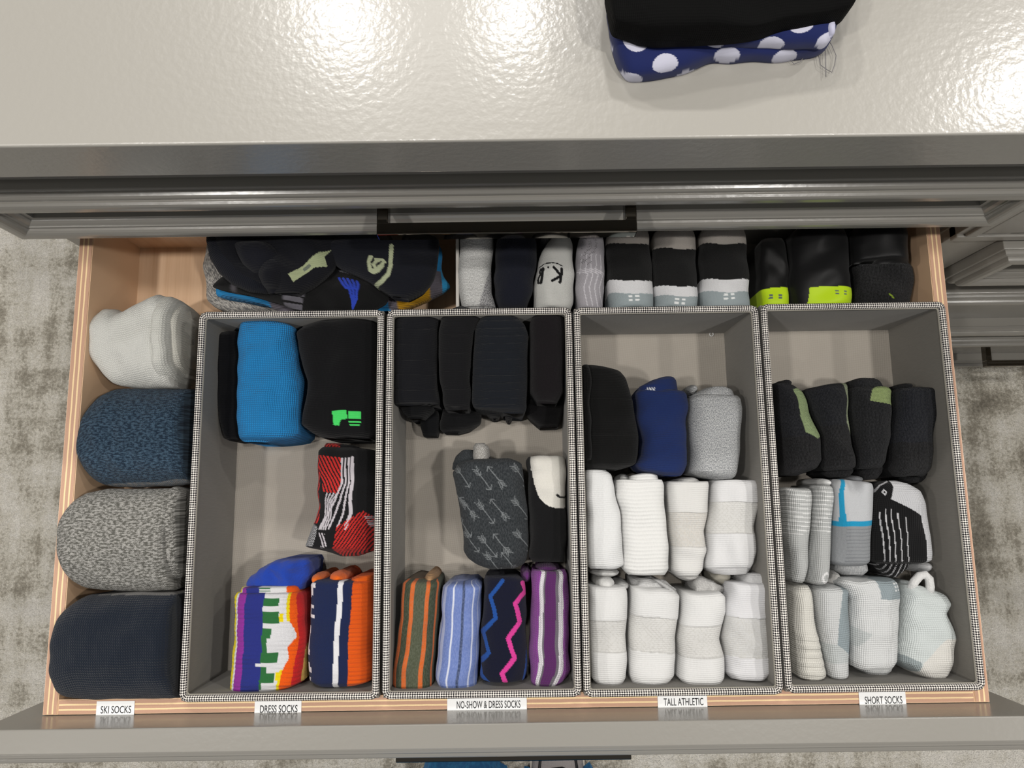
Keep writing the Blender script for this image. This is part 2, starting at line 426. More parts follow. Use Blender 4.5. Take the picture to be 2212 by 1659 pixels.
# ------------------------------------------------------------------ drawer front with applied moulding
PROF = [(.0034, 0), (.0036, .0014), (.0044, .0036), (.0057, .0048), (.0066, .0051), (.0092, .0051), (.0094, .0066), (.0102, .0086), (.0117, .0097), (.0135, .0101), (.0180, .0101),
        (.0205, .0097), (.0224, .0086), (.0236, .0070), (.0240, .0052), (.0264, .0050), (.0270, .0040), (.0295, .0026), (.0312, .0012), (.0318, .0002), (.0352, 0), (.0358, -.0120)]
PANEL_IN, PANEL_DEEP = .0352, .0115
def moulding(x0, x1, z0, z1, yf, parent):
    """four mitred lengths of moulding laid on the face at y = yf (they stand out toward -y)"""
    corners = lambda d: [(x0+d, z0+d), (x1-d, z0+d), (x1-d, z1-d), (x0+d, z1-d)]
    rings = [[(cx, yf-h, cz) for cx, cz in corners(d)] for d, h in PROF]
    for k in range(4):
        bm = bmesh.new(); k2 = (k+1) % 4
        A = [bm.verts.new(r[k]) for r in rings]; B = [bm.verts.new(r[k2]) for r in rings]
        for i in range(len(A)-1):
            f = bm.faces.new((A[i], A[i+1], B[i+1], B[i])); f.smooth = False
        bm.faces.new(A); bm.faces.new(B[::-1]); bm.faces.new((A[0], B[0], B[-1], A[-1]))
        obj('moulding', bm, M_PAINT, parent)
def handle(xc, zc, yf, parent, L=.205):
    bm = bmesh.new(); h = .0065; d0, d1 = yf-.0285, yf-.0185
    box(bm, xc-L/2, xc+L/2, d0, d1, zc-h, zc+h)
    for s in (-1, 1):
        xa = xc+s*(L/2-.0045); box(bm, xa-.0045, xa+.0045, d1-.001, yf+PANEL_DEEP+.001, zc-h+.0003, zc+h-.0003)
    bevel(bm, .0009, 2)
    return obj('handle', bm, M_NICKEL, parent)
def drawer_front(name, x0, x1, z0, z1, yb, parent, hz=None, with_handle=True, xc=None):
    # slab with a sunk centre panel behind the moulding
    bm = bmesh.new(); box(bm, x0, x1, yb-.019, yb, z0, z1); bevel(bm, .0010, 2)
    bm.faces.ensure_lookup_table(); f = min(bm.faces, key=lambda q: q.calc_center_median().y if q.calc_area() > .5*(x1-x0)*(z1-z0) else 1e9)
    r = bmesh.ops.inset_region(bm, faces=[f], thickness=PANEL_IN-.001, depth=0)
    r = bmesh.ops.extrude_face_region(bm, geom=[f]); vs = [g for g in r['geom'] if isinstance(g, bmesh.types.BMVert)]
    bmesh.ops.translate(bm, verts=vs, vec=(0, PANEL_DEEP, 0)); bmesh.ops.delete(bm, geom=[f], context='FACES_ONLY')
    o = obj(name, bm, M_PAINT, parent)
    return o
# sub-part parenting needs no offset because every mesh is modelled in place
XL, XR = -.4285, .4235
YC = .429                                     # cabinet face
cab = empty('drawer_cabinet', (0, .75, FLOOR_Z))
tag(cab, 'glossy taupe-grey cabinet whose plywood sock drawer is pulled wide open', 'cabinet')
boxobj('side_panel', XL, XL+.019, YC, 1.08, FLOOR_Z+.02, .186, M_PAINT, cab, .001)
boxobj('side_panel', XR-.019, XR, YC+.002, 1.08, FLOOR_Z+.02, .186, M_DARKBOX, cab)
boxobj('back_panel', XL+.019, XR-.019, 1.068, 1.08, FLOOR_Z+.02, .186, M_DARKBOX, cab)
boxobj('bottom_panel', XL+.019, XR-.019, YC+.02, 1.068, FLOOR_Z+.07, FLOOR_Z+.09, M_DARKBOX, cab)
boxobj('top_rail', XL, XR, .4172, .45, .1335, .1945, M_PAINT, cab, .001)
def closed(parent, x0, x1, z0, z1, hz=None, xc=None, hl=True):
    o = drawer_front('drawer', x0, x1, z0, z1, YC, parent)
    moulding(x0, x1, z0, z1, YC-.019, o)
    if hl: handle((x0+x1)/2 if xc is None else xc, (z0+z1)/2 if hz is None else hz, YC-.019, o)
    return o
closed(cab, XL, XR, .0415, .131, .097, xc=-.0025)
closed(cab, XL, XR, -.30, -.099)
closed(cab, XL, XR, -.52, -.303)
closed(cab, XL, XR, -.68, -.523)

# the open drawer: its painted front carries the plywood box
DRW = drawer_front('drawer', XL, XR, -.096, .0381, 0.0, cab)
tag(DRW, 'open drawer with painted front and plywood box')
moulding(XL, XR, -.096, .0381, -.019, DRW)
handle(-.0030, -.0255, -.019, DRW, .203)
def plypanel(name, x0, x1, y0, y1, z0, z1, em, parent):
    bm = bmesh.new(); v, fs = box(bm, x0, x1, y0, y1, z0, z1); fs[1].material_index = 1
    bmesh.ops.bevel(bm, geom=[e for e in bm.edges if all(abs(q.co.z-z1) < 1e-6 for q in e.verts)], offset=.0007, segments=2, affect='EDGES')
    o = obj(name, bm, [M_WOOD, em], parent)
    return o
T = .0127; DB = .4527; ZB = -.085
plypanel('box_side', -.40, -.40+T, 0.0005, DB, -.098, 0, M_PLY_L, DRW)
plypanel('box_side', .40-T, .40, 0.0005, DB, -.098, 0, M_PLY_R, DRW)
plypanel('box_front', -.40+T, .40-T, 0.0005, T, -.098, -.0003, M_PLY_F, DRW)
plypanel('box_back', -.40+T, .40-T, DB-T, DB, -.098, -.0003, M_PLY_F, DRW)
boxobj('box_bottom', -.40+T, .40-T, T, DB-T, ZB-.006, ZB, M_WOOD, DRW)
boxobj('slide', -.4185, -.401, .002, .46, -.062, -.046, M_PAINT, DRW, .001)
boxobj('slide', .401, .4185, .03, .46, -.09, -.07, M_PAINT, DRW, .001)

# ------------------------------------------------------------------ neighbouring bank of drawers
RX0, RX1 = .482, 1.300
cab2 = empty('drawer_cabinet', (.9, .75, FLOOR_Z))
tag(cab2, 'second bank of closed taupe-grey drawers to the right of the open drawer', 'cabinet')
boxobj('side_panel', XR+.0005, XR+.019, YC, 1.08, FLOOR_Z+.02, .186, M_PAINT, cab2)
boxobj('side_panel', RX1+.01, RX1+.029, YC, 1.08, FLOOR_Z+.02, .186, M_PAINT, cab2)
boxobj('back_panel', XR+.019, RX1+.01, 1.068, 1.08, FLOOR_Z+.02, .186, M_DARKBOX, cab2)
boxobj('face_stile', XR+.003, RX0-.0035, .4195, .44, FLOOR_Z+.02, .1320, M_PAINT, cab2, .0008)
boxobj('face_rail', XR+.003, RX1+.02, .4165, .44, -.0305, -.0185, M_PAINT, cab2, .0015)
boxobj('face_stile', XR+.0105, XR+.0225, .4165, .44, -.0185, .19, M_PAINT, cab2, .0015)
o = boxobj('flush_drawer', XR+.0255, RX1, .4185, .437, -.0155, .131, M_PAINT, cab2, .0015)
boxobj('top_rail', XR+.0105, RX1+.02, .4172, .45, .1335, .1945, M_PAINT, cab2, .001)
closed(cab2, RX0, RX1, -.143, -.0355)
closed(cab2, RX0, RX1, -.409, -.197)
closed(cab2, RX0, RX1, -.682, -.459, hz=-.556)
boxobj('rail', RX0, RX1, .4260, .445, -.20, -.14, M_DARKBOX, cab2)
boxobj('rail', RX0, RX1, .4260, .445, -.47, -.405, M_DARKBOX, cab2)
boxobj('toe_kick', XR+.019, RX1+.01, .46, .475, FLOOR_Z, -.68, M_DARKBOX, cab2)
boxobj('toe_kick', XL+.01, XR-.01, .46, .475, FLOOR_Z, -.68, M_DARKBOX, cab)

# ------------------------------------------------------------------ countertop
bm = bmesh.new(); box(bm, -.60, 1.42, .3905, 1.12, .195, .2385); bevel(bm, .0016, 3)
tag(obj('countertop', bm, M_COUNTER), 'glossy painted taupe-grey countertop running above the drawers', 'countertop')

# ------------------------------------------------------------------ fabric organiser boxes
def organiser(xc, dy, label, hw=.0780, y0=.0174, y1=.3401, zr=.0120, zf=-.0800):
    e = empty('drawer_organizer', (xc, (y0+y1)/2+dy, -.0849))
    tag(e, label, 'storage box', 'fabric boxes in the drawer')
    y0 += dy; y1 += dy; x0, x1 = xc-hw, xc+hw; t = .0042
    boxobj('side_wall', x0-t, x0, y0-t, y1+t, -.0846, zr-.002, M_LINING, e)
    boxobj('side_wall', x1, x1+t, y0-t, y1+t, -.0846, zr-.002, M_LINING, e)
    boxobj('end_wall', x0, x1, y1, y1+t, -.0846, zr-.002, M_LINING, e)
    boxobj('end_wall', x0, x1, y0-t, y0, -.0846, zr-.002, M_LINING, e)
    boxobj('base_panel', x0, x1, y0, y1, -.0846, zf, M_BASE, e)
    def path(off, z, rc):
        P = []
        for (cx, cy, a0) in ((x1+off-rc, y1+off-rc, 0), (x0-off+rc, y1+off-rc, 90), (x0-off+rc, y0-off+rc, 180), (x1+off-rc, y0-off+rc, 270)):
            for k in range(5):
                a = math.radians(a0+k*22.5); P.append((cx+rc*math.cos(a), cy+rc*math.sin(a), z + .0004*math.sin(40*(cx+cy)+k)))
        Q = []
        for i, p in enumerate(P):
            q = P[(i+1) % len(P)]; Q.append(p); L = math.dist(p, q); m = int(L/.012)
            for j in range(1, m):
                f = j/m; Q.append(tuple(p[c]*(1-f)+q[c]*f for c in range(3)))
        return Q
    bm = bmesh.new(); uvl = bm.loops.layers.uv.new('UVMap'); tube(bm, path(.0021, zr-.0002, .004), .0029, 10, True, uvl); obj('binding', bm, M_TWEED, e)
    bm = bmesh.new(); tube(bm, path(-.0004, zr-.0018, .0025), .0010, 6, True); obj('lining_edge', bm, M_EDGE, e)
    return e
BX = [-.1968, -.0285, .1390, .3068]
organiser(BX[0], 0.0, 'grey fabric box above the DRESS SOCKS label, leftmost of four')
organiser(BX[1], 0, 'grey fabric box above the NO-SHOW & DRESS SOCKS label')
organiser(BX[2], -.0004, 'grey fabric box above the TALL ATHLETIC label')
organiser(BX[3], .0006, 'grey fabric box above the SHORT SOCKS label, rightmost of four')
def backbin(x0, x1, label, zr=0.0):
    e = empty('storage_bin', ((x0+x1)/2, .395, -.0849)); tag(e, label, 'storage box')
    t = .003; y0, y1, zr = .3500, .4375, zr
    boxobj('side_wall', x0-t, x0, y0, y1, -.0846, zr, M_LIGHTBIN, e, .0006); boxobj('side_wall', x1, x1+t, y0+.002, y1, -.0846, zr, M_LIGHTBIN, e, .0006)
    boxobj('end_wall', x0, x1, y1-t, y1, -.0846, zr+.004, M_LIGHTBIN, e); boxobj('end_wall', x0, x1, y0, y0+t, -.0846, zr-.035, M_LIGHTBIN, e)
    boxobj('base_panel', x0, x1, y0+t, y1-t, -.0846, -.082, M_LIGHTBIN, e)
backbin(-.0475, .2075, 'pale grey fabric bin at the back holding grey, navy and white-banded rolls')
backbin(.2155, .3650, 'pale grey fabric bin at the back right holding neon-yellow trimmed black socks', -.03)

# ------------------------------------------------------------------ label tapes
def label_tape(txt, px0, px1, py, label, dy=0.0):
    a = unz(px0, py, .0004); b = unz(px1, py, .0004); x0, x1 = float(a[0]), float(b[0])
    e = empty('label_tape', ((x0+x1)/2, .006, .0002)); tag(e, label, 'label', 'label tapes on the drawer edge')
    y0, y1 = -.0016+dy, .0112+dy
    bm = bmesh.new(); box(bm, x0, x1, y0, y1, -.0001, .0004); obj('tape', bm, M_WHITE, e)
    cu = bpy.data.curves.new('lettering', 'FONT'); cu.body = txt; cu.size = .0088; cu.align_x = 'CENTER'; cu.align_y = 'CENTER'; cu.resolution_u = 4; cu.offset = 0.00006
    to = bpy.data.objects.new('lettering_curve', cu); COL.objects.link(to); bpy.context.view_layer.update()
    me = bpy.data.meshes.new_from_object(to.evaluated_get(bpy.context.evaluated_depsgraph_get())); bpy.data.objects.remove(to)
    co = np.empty(len(me.vertices)*3, np.float32); me.vertices.foreach_get('co', co); co = co.reshape(-1, 3)
    wdt = co[:, 0].max()-co[:, 0].min(); hgt = co[:, 1].max()-co[:, 1].min()
    co[:, 0] = (co[:, 0]-(co[:, 0].max()+co[:, 0].min())/2)*(x1-x0)*.80/wdt+(x0+x1)/2+(x1-x0)*.02
    co[:, 1] = (co[:, 1]-(co[:, 1].max()+co[:, 1].min())/2)*.0060/hgt+(y0+y1)/2-.0004
    co[:, 2] = .00055
    me.vertices.foreach_set('co', co.reshape(-1)); me.materials.clear(); me.materials.append(M_INK); me.update()
    lo = bpy.data.objects.new('lettering', me); COL.objects.link(lo); adopt(lo, e)
label_tape('SKI SOCKS', 208, 290, 1531, 'white label tape reading SKI SOCKS')
label_tape('DRESS SOCKS', 550, 651, 1526, 'white label tape reading just DRESS SOCKS', -.0012)
label_tape('NO-SHOW & DRESS SOCKS', 966, 1138, 1526, 'white label tape reading NO-SHOW & DRESS SOCKS')
label_tape('TALL ATHLETIC', 1421, 1528, 1520, 'white label tape reading TALL ATHLETIC')
label_tape('SHORT SOCKS', 1856, 1957, 1512, 'white label tape reading SHORT SOCKS', -.0008)

# ================================================================== SOCKS
def thing(o, label, group=None, cat='socks'):
    return tag(o, label, cat, group)
G_SKI = 'rolled ski socks beside the boxes'
ZF = -.0796          # fabric box floor
ZD = -.0846          # drawer floor

# ---- ski socks: thick rolls lying along x, at the left edge of the drawer
def spiral(parent, px, py, rx, ry, col, mat, z, turns=1.6, start=100, rt=.0042, tip=None):
    """the rolled-up end of a sock: a coil of cloth edge seen at the open end"""
    c = unz(px, py, z); bm = bmesh.new(); P = []
    nst = int(34*turns)
    for k in range(nst+1):
        f = k/nst; a = math.radians(start)+f*turns*2*math.pi; r = 1-.72*f
        P.append((c[0]-.010*f, c[1]+math.cos(a)*ry*r, c[2]+math.sin(a)*rx*r))
    uvl = bm.loops.layers.uv.new('UVMap'); tube(bm, P, rt, 9, False, uvl)
    o = obj('rolled_edge', bm, mat, parent, smooth=True)
    ca = o.data.color_attributes.new('Col', 'FLOAT_COLOR', 'POINT')
    ca.data.foreach_set('color', np.tile(np.array([*lin(col), 1.0], np.float32), len(o.data.vertices)))
    return o
s1 = loaf('rolled_ski_socks', [(205, 708, 760), (212, 697, 776), (222, 680, 798), (238, 668, 816), (256, 668, 830), (270, 677, 836), (285, 672, 838), (310, 658, 839), (335, 645, 839), (352, 639, 838), (372, 645, 838), (385, 652, 838)],
          ZD, .004, K_WOOL, '#e6e6e0', axis='x', n=2.2, m=5, res=3, wr=.0016, zm=-.028)
thing(s1, 'fluffy cream-white rolled ski sock, at the top of the column', G_SKI)
loaf('cuff', [(360, 648, 838), (372, 645, 838), (384, 646, 834), (396, 652, 826), (402, 660, 816)], ZD+.004, .0075, K_WOOL, '#e3e3dc', axis='x', n=2.2, m=3.5, res=3, zm=-.034, parent=s1)
loaf('fold', [(388, 664, 815), (398, 662, 812), (408, 664, 806), (414, 672, 796)], ZD+.008, -.004, K_WOOL, '#dcdad0', axis='x', n=2.2, m=4, res=3, zm=-.036, parent=s1)
loaf('inner_roll', [(396, 690, 790), (405, 686, 788), (415, 690, 780), (419, 700, 770)], ZD+.015, -.012, K_WOOL, '#e0ded4', axis='x', n=2.1, m=4, res=3, zm=-.040, parent=s1)
loaf('core', [(408, 706, 768), (416, 706, 766), (421, 712, 760)], ZD+.02, -.020, K_WOOL, '#7f6d50', axis='x', n=2.1, m=5, res=3, zm=-.044, parent=s1)
def c_heel(y, colr):
    return lambda b, u, v, px, py: put(b, (py > y) if y > 0 else (py < -y), colr)
s2 = loaf('rolled_ski_socks', [(190, 935, 1008), (196, 918, 1018), (206, 895, 1030), (218, 872, 1040), (236, 853, 1049), (258, 842, 1053), (300, 841, 1053), (360, 841, 1050), (419, 842, 1046)],
          ZD, .014, K_WOOLH, '#1a2c3e', axis='x', n=2.2, m=6, res=3, zm=-.022, cf=lambda b, u, v, px, py: put(b, py > 1047-.055*(px-250), '#8d8a86'))
thing(s2, 'blue heather rolled ski sock with a grey edge, second in the column', G_SKI)
s3 = loaf('rolled_ski_socks', [(146, 1118, 1210), (150, 1108, 1226), (160, 1092, 1244), (175, 1076, 1258), (196, 1063, 1269), (230, 1057, 1275), (320, 1056, 1277), (378, 1054, 1274), (384, 1056, 1270)],
          ZD, .020, K_WOOLG, '#66655f', axis='x', n=2.2, m=6, res=3, zm=-.010)
thing(s3, 'grey marl rolled ski sock, third in the column', G_SKI)
loaf('fold', [(374, 1052, 1252), (386, 1050, 1250), (396, 1054, 1246), (402, 1060, 1236)], ZD, .012, K_WOOLG, '#5b5a55', axis='x', n=2.2, m=5, res=3, zm=-.012, parent=s3)
s4 = loaf('rolled_ski_socks', [(130, 1350, 1482), (134, 1335, 1490), (142, 1322, 1496), (154, 1308, 1501), (172, 1294, 1505), (195, 1284, 1507), (300, 1279, 1508), (376, 1280, 1507), (388, 1284, 1505)],
          ZD, .026, K_WOOL, '#0f1a29', axis='x', n=2.2, m=6, res=3, zm=-.001, cf=lambda b, u, v, px, py: put(b, (py < 1283) & (px > 190), '#7f7d7b'))
thing(s4, 'dark navy rolled ski sock, at the bottom of the column', G_SKI)
loaf('fold', [(372, 1290, 1500), (384, 1288, 1500), (391, 1296, 1490)], ZD, .020, K_WOOL, '#0c1520', axis='x', n=2.2, m=5, res=3, zm=-.002, parent=s4)

# ---- box 1: dress socks
G1 = 'socks in the DRESS SOCKS box'
q6 = crop(390, 650, 2.765); q7 = crop(390, 1150, 3.259)
o = loaf('folded_socks', [(716, 506, 520), (731, 463, 522), (800, 467, 522), (880, 475, 521), (940, 487, 520), (952, 493, 518)], ZF, -.022, K_RIBV, '#0c0c10', zm=-.04, m=9)
thing(o, 'narrow black folded sock left of the bright blue one', G1)
o = loaf('folded_socks', [(697, 540, 575), (703, 523, 630), (712, 521, 643), (780, 519, 648), (830, 517, 656), (900, 516, 654), (938, 518, 652), (948, 521, 640), (956, 527, 570)], ZF, .002, knit('coarse_blue_weave', sx=.0040, mode='mesh', bump=.8, gap_shade=.28), '#2690d6', zm=-.022, m=9, res=4)
thing(o, 'bright blue folded sock with a coarse weave', G1)
def cf_green(b, u, v, px, py):
    g = '#4ce06c'
    for poly in ([(730, 892), (760, 893), (760, 911), (748, 912), (744, 917), (743, 925), (731, 922)], [(763, 894), (789, 895), (789, 911), (763, 911)], [(762, 916), (789, 916), (788, 919), (762, 919)], [(763, 922), (787, 922), (785, 925), (764, 925)]):
        b = put(b, inpoly(px, py, poly), g)
    return b
o = loaf('folded_socks', [(684, 772, 800), (692, 732, 814), (705, 668, 817), (719, 644, 817), (760, 648, 817), (824, 666, 816), (880, 660, 816), (918, 656, 815), (935, 676, 815), (947, 700, 800)], ZF, .004, K_RIBV, '#0a0a0d', zm=-.018, m=10, res=1.8, cf=cf_green, wr=.0013)
thing(o, 'wide black folded sock with a neon green geometric logo', G1)
loaf('inner_fold', [(930, 690, 790), (944, 700, 780), (951, 715, 760)], ZF, -.035, K_RIBV, '#08080a', zm=-.05, parent=o)
def cf_red(b, u, v, px, py):
    R, W, K, Gy = '#c62a26', '#c6c0c6', '#101012', '#8b888c'
    b[...] = C(K)
    d = (px*.62+py*.78) % 7.4
    b = put(b, (px < 698) & (py > 1000) & (py < 1130) & ((px*1.3+py*.4) % 9 < 5.2), R)
    m = inpoly(px, py, q6((835, 925), (985, 940), (985, 1150), (880, 1140), (845, 1000)))
    b = put(b, m & (((px-690)*.75-(py-985)*.42) % 5.8 < 3.4), R)
    # pale lines that bend over
    for k in range(4):
        x = 748+k*7.2
        b = put(b, near(px, py, [(x, 992), (x+1, 1045), (x-1-(3-k)*3, 1080), (x-4-(3-k)*9, 1110), (x-14-(3-k)*10, 1140)], 1.9 if k < 3 else 3.6), W)
    for k in range(4):
        x = 716-k*4.5
        b = put(b, near(px, py, [(x+26-k*3, 1066), (x+12, 1085), (x+8, 1118), (x-2, 1142)], 1.5), W)
    m = inpoly(px, py, q6((960, 1340), (1110, 1255), (1180, 1300), (1180, 1510), (1010, 1530), (935, 1470)))
    b = put(b, m & (((px-735)*.85+(py-1110)*.62) % 6.4 < 3.5), R)
    m = inpoly(px, py, q6((1120, 1290), (1180, 1290), (1180, 1360), (1150, 1350))); b = put(b, m & (py % 4 < 2), W)
    m = inpoly(px, py, q6((790, 1310), (850, 1350), (820, 1460), (755, 1460))); b = put(b, m & ((px+py) % 4 < 2), '#b5b5b8')
    b = put(b, inpoly(px, py, q6((855, 1380), (890, 1380), (900, 1460), (870, 1470))) & ((px-py*.3) % 6 < 3), W)
    return b
o = loaf('folded_socks', [(966, 700, 770), (975, 690, 813), (1050, 688, 813), (1090, 691, 813), (1124, 684, 812), (1160, 669, 812), (1180, 662, 812), (1190, 712, 811), (1200, 738, 775)], ZF, -.008, K_FINE, '#101012', zm=-.028, m=9, res=1.5, cf=cf_red)
thing(o, 'black sock with red diagonal stripes and pale grey curved lines', G1)
loaf('cuff', [(957, 706, 735), (963, 702, 768), (974, 700, 775)], ZF, -.022, K_FINE, '#0e0e10', zm=-.035, parent=o, res=2, cf=lambda b, u, v, px, py: put(b, (px < 740) & ((px*.8+py*.7) % 6 < 3), '#b52824'))
def cf_multi(b, u, v, px, py):
    cx = (px-390)*3.259; cy = (py-1150)*3.259
    lft = np.interp(cy, [435, 1110], [410, 372])
    x = cx-lft                              # distance from the left edge, follows the slant
    b[...] = C('#d9d9dc')
    b = put(b, x < 6, '#1f2a66'); b = put(b, (x >= 4) & (x < 36), '#e8d311'); b = put(b, (x >= 52) & (x < 110), '#8f2f98'); b = put(b, (x >= 110) & (x < 238), '#27307f')
    g0 = 238
    for (y0, y1, a, c) in ((445, 495, 0, 105), (535, 615, 0, 110), (650, 712, 0, 62), (712, 812, 0, 34), (812, 880, -2, 108), (910, 950, 0, 40), (950, 1016, 0, 100), (1016, 1070, 0, 16), (1095, 1122, -6, 66)):
        b = put(b, (cy >= y0) & (cy < y1) & (x >= g0+a) & (x < g0+c), '#2c6b3a')
    b = put(b, (cy > 885) & (cy < 908) & (x > 205) & (x < g0+4), '#e4e4e6')
    for (y0, y1, a) in ((548, 606, 112), (945, 1004, 102)):
        b = put(b, (cy >= y0) & (cy < y1) & (x >= g0+a) & (x < g0+a+26), '#e8d311')
    ob = np.interp(cy, [380, 560, 600, 650, 700, 780, 850, 950, 1020, 1120], [820, 815, 815, 840, 852, 790, 806, 762, 752, 735])
    b = put(b, (cx > ob-18) & (cx <= ob) & ((cy < 600) | (cy > 930)), '#e8d311'); b = put(b, cx > ob, '#ea5a0c')
    b = put(b, cx > np.interp(cy, [400, 700, 1050], [850, 862, 822]), '#c31f22')
    b = put(b, cx > np.interp(cy, [400, 700, 1050], [890, 905, 872]), '#d8b25a')
    return b
def ribs(p, amp): return lambda u, v, px, py: amp*np.abs(np.sin(py*math.pi/p))*np.clip(np.abs(u-.5)*2.6-.25, 0, 1)
o = loaf('folded_socks', [(1276, 520, 650), (1283, 514, 657), (1320, 513, 662), (1400, 508, 666), (1466, 505, 662), (1484, 503, 630), (1492, 507, 580), (1497, 514, 560)], ZF, .003, K_FINE, '#d8d8da', zm=-.02, m=12, res=1.5, cf=cf_multi, topf=ribs(9.5, .0018))
thing(o, 'rainbow folded sock with yellow, purple, blue, green and red patterned bands', G1)
loaf('terry_lining', [(1206, 612, 668), (1213, 592, 675), (1226, 566, 676), (1245, 545, 672), (1260, 535, 662), (1274, 533, 655)], ZF, -.012, K_TERRY, '#1d3fa0', zm=-.03, parent=o, res=2.5, wr=.002, wl=.016)
loaf('cuff_fold', [(1262, 560, 640), (1266, 524, 646), (1274, 521, 648), (1281, 521, 646)], ZF, -.004, K_FINE, '#d8d8da', zm=-.022, parent=o, res=1.8,
     cf=lambda b, u, v, px, py: put(put(put(put(put(b, px < 530, '#e8d311'), (px > 532) & (px < 544), '#8f2f98'), (px >= 544) & (px < 574), '#27307f'), (px > 574) & (px < 598) & (py % 5 < 2.6), '#2c6b3a'), px > 628, '#ea5a0c'))
def cf_orange(b, u, v, px, py):
    cx = (px-390)*3.259; cy = (py-1150)*3.259; b[...] = C('#18244a')
    lft = np.interp(cy, [345, 700, 1020], [925, 920, 903]); x = cx-lft
    for (y0, y1, w) in ((345, 375, 60), (375, 430, 40), (430, 445, 22), (495, 515, 50), (515, 560, 25), (555, 582, 62), (640, 690, 28), (690, 800, 24), (800, 840, 30), (895, 925, 22), (925, 965, 38), (1000, 1030, 30)):
        b = put(b, (cy >= y0) & (cy < y1) & (x < w), '#e6e2e6')
    wx = np.interp(cy, [345, 1060], [1152, 1105]); b = put(b, (cx > wx) & (cx < wx+36), '#e6e6ea')
    ox = np.interp(cy, [345, 1060], [1250, 1205]); b = put(b, cx > ox, '#df5a12')
    return b
o = loaf('folded_socks', [(1250, 690, 808), (1258, 675, 809), (1350, 673, 809), (1440, 669, 809), (1465, 670, 806), (1474, 682, 770), (1479, 695, 745)], ZF, .002, K_FINE, '#18244a', zm=-.02, m=12, res=1.5, cf=cf_orange,
         topf=lambda u, v, px, py: .0016*np.abs(np.sin(py*math.pi/9.0))*(u > .68))
thing(o, 'navy and orange folded sock with a white stripe and ribbed side', G1)
ball('toe_fold', 696, 1247, 15, 13, ZF, -.010, K_TERRY, '#df6a18', o); ball('toe_fold', 740, 1245, 22, 15, ZF, -.010, K_TERRY, '#e06414', o)
loaf('back_fold', [(1240, 775, 809), (1248, 760, 809), (1262, 758, 809)], ZF, -.006, K_RIBV, '#dc5e14', zm=-.024, parent=o)

# ---- box 2: no-show and dress socks
G2 = 'socks in the NO-SHOW & DRESS SOCKS box'
def grooves(p, d, ph=0.0):
    return lambda u, v, px, py: -d*np.clip(1-np.abs(((py+ph+6*(u-.5)**2*4) % p)-p/2)/2.2, 0, 1)
o = loaf('folded_socks', [(676, 888, 928), (683, 866, 944), (695, 853, 949), (780, 851, 944), (840, 850, 946), (868, 850, 951), (876, 852, 948)], ZF, .008, K_RIBV, '#121318', zm=-.012, m=9, res=2.2, topf=grooves(32, .0024))
thing(o, 'black ribbed folded sock in the upper left corner of its box', G2)
loaf('toe_fold', [(866, 858, 944), (888, 868, 934), (903, 882, 914)], ZF, -.016, K_RIBV, '#090a0d', zm=-.03, parent=o)
loaf('heel_fold', [(885, 890, 945), (905, 904, 948), (925, 909, 950), (943, 916, 945)], ZF, -.046, K_RIBV, '#0a0b0e', zm=-.058, parent=o)
o = loaf('folded_socks', [(666, 988, 1006), (675, 972, 1026), (687, 957, 1042), (720, 948, 1024), (800, 949, 1017), (870, 956, 1016), (886, 962, 1012)], ZF, .010, K_RIBV, '#121215', zm=-.012, m=9, res=2.2, topf=grooves(38, .0022, 9))
thing(o, 'slim black folded sock with a peaked top, second from the left', G2)
loaf('toe_fold', [(876, 955, 1012), (895, 955, 1040), (915, 950, 1040), (930, 952, 1015), (936, 960, 990)], ZF, -.040, K_RIBV, '#0a0a0d', zm=-.056, parent=o)
o = loaf('folded_socks', [(679, 1050, 1088), (686, 1042, 1116), (705, 1027, 1134), (725, 1024, 1140), (800, 1022, 1139), (868, 1019, 1137), (882, 1024, 1138), (893, 1085, 1132)], ZF, .010, K_RIBV, '#171b22', zm=-.012, m=9, res=2.0, topf=grooves(16.5, .0032))
thing(o, 'blue-black folded sock with wide horizontal ribs', G2)
ball('toe_fold', 1068, 891, 18, 14, ZF, -.030, K_RIBV, '#0c0d12', o); ball('toe_fold', 1099, 896, 9, 14, ZF, -.030, K_RIBV, '#0c0d12', o)
o = loaf('folded_socks', [(673, 1168, 1203), (682, 1149, 1215), (700, 1144, 1219), (800, 1146, 1218), (850, 1147, 1217), (872, 1162, 1204)], ZF, .008, K_FINE, '#141013', zm=-.012, m=8, res=3)
thing(o, 'plain brown-black folded sock in the upper right corner of its box', G2)
loaf('toe_fold', [(862, 1142, 1218), (890, 1132, 1216), (905, 1142, 1214), (923, 1168, 1208)], ZF, -.032, K_FINE, '#09080a', zm=-.048, parent=o)
qa = crop(820, 930, 2.2756)
def cf_arrow(b, u, v, px, py):
    a = '#75797b'
    def arrow(x, y, up, L=50):
        nonlocal b
        dx, dy = (-.60, -.80) if up else (.60, .80)
        x1, y1 = x+dx*L*.55, y+dy*L*.55; x0, y0 = x-dx*L*.45, y-dy*L*.45
        b = put(b, near(px, py, [(x0, y0), (x1, y1)], .9), a)
        nx, ny = -dy, dx
        for s in (-1, 1):
            b = put(b, near(px, py, [(x1, y1), (x1-dx*7+nx*s*7, y1-dy*7+ny*s*7)], .9), a)
            for k in range(4):
                bx, by = x0+dx*(k*4.6), y0+dy*(k*4.6)
                b = put(b, near(px, py, [(bx, by), (bx-dx*6+nx*s*6, by-dy*6+ny*s*6)], .8), a)
    for (cx, cy, up) in ((575, 230, 1), (512, 240, 0), (590, 385, 1), (525, 400, 0), (605, 550, 1), (540, 560, 0), (690, 225, 0), (695, 385, 0), (705, 540, 0), (410, 230, 0), (440, 380, 1), (455, 540, 0), (640, 640, 1), (560, 640, 0), (395, 330, 1), (420, 470, 0)):
        p = qa((cx, cy))[0]; arrow(p[0], p[1], up)
    return b
